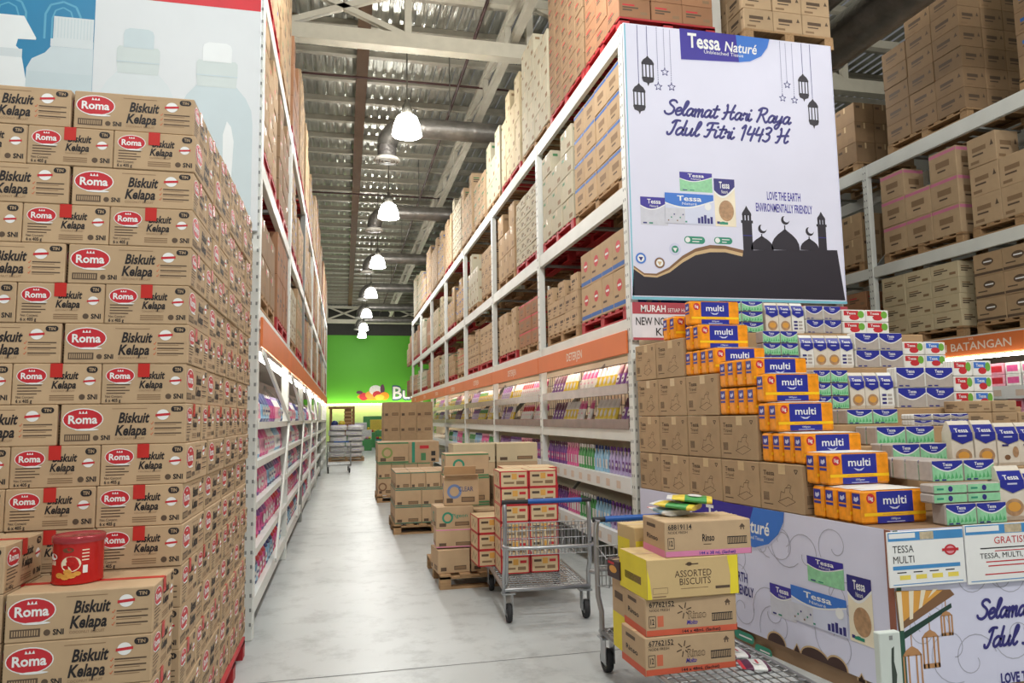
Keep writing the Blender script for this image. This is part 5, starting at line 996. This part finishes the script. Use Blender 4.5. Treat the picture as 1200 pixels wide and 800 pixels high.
m5 = special(.22, .3, .36, CARD2, lambda m, f, W, H, s: (m.text(f, '67762152', W * .1, H * .82, H * .08, BLACK, .001, W * .7), m.text(f, '12', W * .15, H * .5, H * .12, BLACK, .001, W * .3, .02), m.rect(f, W * .55, H * .5, W * .75, H * .64, OB), m.rect(f, 0.003, .003, W - .003, H * .1, OB)))
m6 = special(.1, .15, .1, mat('dark_chocolate_box', (58, 34, 36), .4), lambda m, f, W, H, s: (m.disc(f, W * .5, H * .5, W * .3, H * .2, GOLD), m.rect(f, W * .1, H * .75, W * .6, H * .88, RED)))
put(m5, 1.68, 4.01, .256, .03, 'tall brown carton with orange foot behind the trolley stack', LC); put(m5, 1.92, 4.02, .256, 0, 'second tall brown carton packed behind the sachet cartons', LC)
put(m4, 1.74, 4.03, .617, .05, 'upright buff carton with yellow panel behind the trolley stack', LC); put(m4, 2.06, 4.03, .617, 0, 'second buff carton with yellow panel hidden behind the topmost sachet carton', LC)
put(m6, 1.515, 3.92, .648, .1, 'small dark chocolate biscuit box beside the assorted biscuits carton', LC, 'biscuit_box', 'box'); put(special(.06, .2, .39, CARD, lambda m, f, W, H, s: (m.rect(f, .003, .003, W - .003, H * .5, YB), m.rect(f, W * .2, H * .7, W * .8, H * .8, INK))), 1.53, 3.93, .256, 0, 'narrow carton with yellow side at the trolley edge', LC)
mr = special(.243, .345, .139, mat('noodle_carton', (214, 190, 150), .7, var=.05), d_red)
RC = 'red-edged cartons on the trolley'
for k in range(6):
    for i in range(2):
        for j in range(2): put(mr, 1.405 + i * .25 + j * .11 + ry.uniform(-.004, .004), 6.18 + j * .357, .256 + k * .14, -.06 + ry.uniform(-.004, .004), 'red-edged noodle carton, row %s, %s column, %s on the trolley' % (num[k], ('aisle', 'shelf')[i], ('front', 'behind')[j]), RC)
for k in range(3): put(mr, 1.265, 6.54, .256 + k * .14, .02, 'red-edged noodle carton, row %s of the low pile overhanging the trolley side' % num[k], RC)
# floor pallets along the aisle
FPG = 'floor pallets along the aisle'
def fpal(x, y, W, D, rz, lab): pallet('wood', (x, y, 0), rz, lab, FPG, mesh=pallet_mesh(W, D, .13, WOOD))
def brand(word, c, band=None, ring=None):
    def d(m, f, W, H, s):
        if ring: m.disc(f, W * (.3 if not s else .5), H * .5, H * .26, H * .26, ring, .0008); m.disc(f, W * (.3 if not s else .5), H * .5, H * .17, H * .17, CARD, .0012)
        if word and not s: m.text(f, word, W * .42, H * .5, H * .17, c, .001, W * .42, .01)
        if band: m.rect(f, .004, .004, W - .004, H * .08, band); m.rect(f, .004, H * .92, W - .004, H - .004, band)
        m.rect(f, W * .5, H * .12, W * .88, H * .3, INK); m.rect(f, W * .52, H * .15, W * .86, H * .27, INK2, .001); m.rect(f, W * .08, H * .1, W * .26, H * .26, INK)
    return d
G1 = 'cartons on the mixed floor pallet'; pz = .131
fpal(1.46, 7.27, 1.2, 1.08, 0, 'wooden floor pallet of mixed cartons just past the loaded trolley')
put(special(.3, .34, .21, CARD, brand('', INK)), .985, 6.96, pz, .08, 'open brown carton lowest at the aisle corner of the mixed pallet', G1); put(special(.34, .3, .19, CARD, brand('', INK)), 1.33, 6.95, pz, 0, 'low brown carton beside the open carton on the mixed pallet', G1)
put(special(.37, .34, .17, CARD, brand('', INK, PK)), 1.03, 6.99, pz + .221, -.06, 'pink-edged carton second up on the mixed pallet', G1); put(special(.35, .32, .2, CARD, brand('Pigeon', GRN, None, GRN)), 1.01, 7.0, pz + .392, .04, 'brown carton with green mark third up on the mixed pallet', G1)
put(special(.33, .28, .26, CARD, brand('CLEAR', mat('slate_print', (70, 84, 120), .6), None, mat('steel_blue_print', (110, 134, 180), .6)), 1), 1.1, 7.03, pz + .594, -.1, 'brown carton reading CLEAR topping the mixed pallet', G1)
for k in range(3): put(special(.3, .3, .255, CARD, brand('', INK)), 1.38 + .02 * k, 7.26 - .0, pz + (.256 * k if k else 0), .05 * k, 'brown carton, %s in the pile behind the CLEAR carton' % ORD[k], G1) if k < 2 else None
for k in range(3): put(special(.44, .33, .27, CARD2, brand('', INK, ACC['green'])), 1.25, 7.62, pz + .271 * k, 0, 'green-banded carton, %s up behind the mixed pallet front' % ORD[k], G1)
put(special(.45, .33, .235, CARD, brand('', INK, ACC['green'], GRN)), 1.24, 7.62, pz + .814, 0, 'brown carton with green disc on top behind the CLEAR carton', G1)
for k in range(3): put(special(.42, .33, .27, CARD2, brand('', INK)), 1.72, 7.6, pz + .271 * k, 0, 'brown carton, %s up, shelf side of the mixed pallet' % ORD[k], G1)
fpal(1.75, 8.85, 1.1, 1.0, 0, 'wooden floor pallet of flat cartons close to the bottle shelves')
for k in range(5):
    for i in range(2): put(special(.5, .4, .22, CARD if k % 2 else BODY['cream'], brand('', INK)), 1.5 + i * .52, 8.72, pz + .221 * k, 0, 'pale brown carton, %s up, %s side of the pallet by the bottle shelves' % (ORD[k], ('aisle', 'shelf')[i]), 'cartons on the pallet by the bottle shelves')
G2 = 'green-banded cartons on the second floor pallet'; fpal(1.22, 10.55, 1.12, 1.06, 0, 'wooden floor pallet under the green-banded cartons')
mb = special(.355, .5, .23, CARD, brand('', INK, mat('teal_band', (70, 120, 100), .6))); mc = special(.2, .5, .225, CARD, brand('', INK, mat('teal_band', (70, 120, 100), .6)))
for j in range(2):
    for k in range(2):
        for i in range(3): put(mb, .86 + i * .36, 10.32 + j * .51, pz + .231 * k, 0, 'green-banded carton, row %s, %s across, %s' % (num[k], ORD[i], ('aisle face', 'rear face')[j]), G2)
    for i in range(5): put(mc, .79 + i * .205, 10.32 + j * .51, pz + .462, 0, 'narrow green-banded carton, top row, %s across, %s' % (ORD[i], ('aisle face', 'rear face')[j]), G2)
G3 = 'cartons on the third floor pallet'; fpal(1.2, 14.4, 1.18, 1.05, 0, 'wooden floor pallet under the leafy printed cartons')
ma = special(.285, .5, .3, CARD, brand('', INK, None, BRN)); mbb = special(.235, .5, .28, CARD, brand('', INK, ACC['green'])); mcd = special(.57, .5, .39, CARD, lambda m, f, W, H, s: (m.rect(f, W * .1, .004, W * .2, H - .004, GRN), m.rect(f, W * .36, H * .66, W * .66, H * .82, RED), m.rect(f, W * .4, H * .1, W * .56, H * .46, ACC['green']), m.rect(f, W * .74, H * .32, W * .88, H * .54, BLACK), m.rect(f, W * .74, H * .06, W * .88, H * .2, BLACK))); mcc = special(.57, .5, .39, CARD, brand('', INK, ACC['green'], mat('olive_print', (130, 150, 80), .6)))
for j in range(2):
    for i in range(4): put(ma, .77 + i * .288, 14.17 + j * .51, pz, 0, 'brown carton, bottom row, %s across, %s of the third pallet' % (ORD[i], ('front', 'rear')[j]), G3)
    for i in range(4): put(mbb, .75 + i * .245, 14.17 + j * .51, pz + .301, 0, 'small brown carton, middle row, %s across, %s of the third pallet' % (ORD[i], ('front', 'rear')[j]), G3)
    for i in range(2): put((mcc, mcd)[i], .91 + i * .575, 14.17 + j * .51, pz + .582, 0, 'big leafy carton, top row, %s across, %s of the third pallet' % (ORD[i], ('front', 'rear')[j]), G3)
G4 = 'cartons of the tall brown stack'; fpal(1.5, 18.0, 1.2, 1.05, 0, 'wooden floor pallet under the tall brown carton stack')
mt = special(.385, .5, .36, BODY['kraft'], brand('', INK))
for k in range(5):
    for i in range(3):
        for j in range(2): put(mt, 1.11 + i * .39, 17.77 + j * .51, pz + .361 * k, ry.uniform(-.02, .02), 'brown carton, row %s, %s across, %s of the tall stack' % (num[k], ORD[i], ('front', 'rear')[j]), G4)
# ------------------------------------------------------------------ far end
sack = bag_mesh(.62, .5, .2, 'white', 'white', 'lilac'); SG = 'white sacks far down the aisle'
fpal(.1, 28.4, 1.3, 1.1, 0, 'wooden floor pallet under the white sacks')
for k in range(6):
    for i in range(2): put(sack, -.23 + i * .64 + (.04 if k % 2 else -.03), 28.4, pz + k * .201, ry.uniform(-.08, .08), 'white sack, %s layer, %s on the far pallet' % (ORD[k], ('rack side', 'aisle side')[i]), SG, 'sack', 'sack')
WD2 = mat('stand_wood', (150, 112, 74), .7, var=.12)
m = MB().box(-.6, 29.5, 1.95, .42, 29.7, 2.05, WD2)
st = obj('wooden_stand', m, None, (0, 0, 0), 0, 'slatted wooden market stand behind the white sacks', 'stand')
for x in (-.55, .32):
    q = MB().box(x, 29.55, 0, x + .1, 29.65, 1.95, WD2); obj('post', q, st)
q = MB().box(.02, 29.6, .9, .3, 29.63, 1.95, WD2)
for k in range(7): q.box(.0, 29.57, .95 + k * .14, .32, 29.6, 1.02 + k * .14, mat('pale_slat', (190, 152, 110), .7))
obj('slat_screen', q, st); obj('shelf', MB().box(-.5, 29.4, 1.2, .3, 29.8, 1.24, WD2), st)
for x, z, c, nm in ((-.35, 1.245, 'navy', 'blue'), (-.08, 1.245, 'yellow', 'yellow')):
    obj('play_ball', MB().lathe([(.002, 0), (.07, .02), (.12, .07), (.135, .13), (.12, .19), (.07, .24), (.002, .26)], GC_[c], n=14), None, (x, 29.4, z), 0, '%s ball on the far wooden stand' % nm, 'ball', 'balls on the wooden stand')
for i, (x, y, w_, h, c, c2, nm) in enumerate(((.9, 37, .9, 1.0, 'green', 'white', 'green counter with white front'), (2.0, 37.5, .9, .95, 'teal', 'green', 'teal bin'), (.7, 40, 1.0, 1.35, 'yellow', 'white', 'yellow display stand'), (1.9, 40.5, 1.0, 1.5, 'green', 'yellow', 'green display stand'), (.2, 43, 1.2, 1.2, 'green', 'yellow', 'lime produce counter'), (1.7, 43.5, 1.2, 1.7, 'yellow', 'green', 'tall yellow produce rack'), (2.9, 41, .9, 1.3, 'white', 'green', 'white produce stand'))):
    o = obj('produce_stand', MB().box(-w_/2, -.35, 0, w_/2, .35, h * .55, GC_[c], .02), None, (x, y, 0), 0, '%s at the far green end of the aisle' % nm, 'stand', 'produce stands at the far end')
    obj('top_board', MB().box(-w_/2, -.05, h * .55, w_/2, .3, h, GC_[c2], .01), o)
    b = MB()
    for k in range(6): b.lathe([(.01, 0), (.06, .02), (.075, .07), (.05, .12), (.01, .13)], GC_[('red', 'yellow', 'green', 'white', 'rose', 'yellow')[k]], (-w_/2 + .1 + k * (w_ - .2) / 5, -.2, h * .55), 8)
    obj('produce', b, o)['kind'] = 'stuff'
CAN = mat('lit_canopy', (255, 244, 214), .4, var=0, emit=9)
obj('light_canopy', MB().box(-1.5, 46.4, 2.42, 5, 46.95, 2.5, CAN), None, (0, 0, 0), 0, 'lit cream canopy strip along the foot of the green wall', 'light')
f = Fr((0, 46.99, 0), (1, 0, 0), (0, 0, 1)); m = MB()
m.text(f, 'Buah', 3.0, 2.76, .85, GC_['navy'], .004, 2.2, .05); m.text(f, 'Buah', 3.04, 2.8, .77, WHITE, .012, 2.12, .02); obj('wall_lettering', m, None, (0, 0, 0), 0, 'white outlined letters reading Bu on the green wall', 'sign')
m = MB(); q = lambda c, x, z, rx, rz, n=16: m.disc(f, x, z, rx, rz, GC_[c] if c in GC_ else c, .004 + .002 * len(m.f) / 10, n)
q(OR, 1.8, 2.95, 1.0, .22); q('red', 1.2, 2.95, .27, .25); q(GOLD, 1.65, 3.05, .35, .25); q('white', 1.95, 3.35, .4, .32); q('red', 2.05, 3.08, .28, .22); q('plum', 2.38, 3.4, .14, .32); q(OR, 2.5, 2.98, .3, .25); q('yellow', 2.2, 2.9, .3, .18); q('plum', .95, 3.22, .2, .1)
obj('wall_picture', m, None, (0, 0, 0), 0, 'fruit and cake picture on the green wall beside the lettering', 'wall picture')
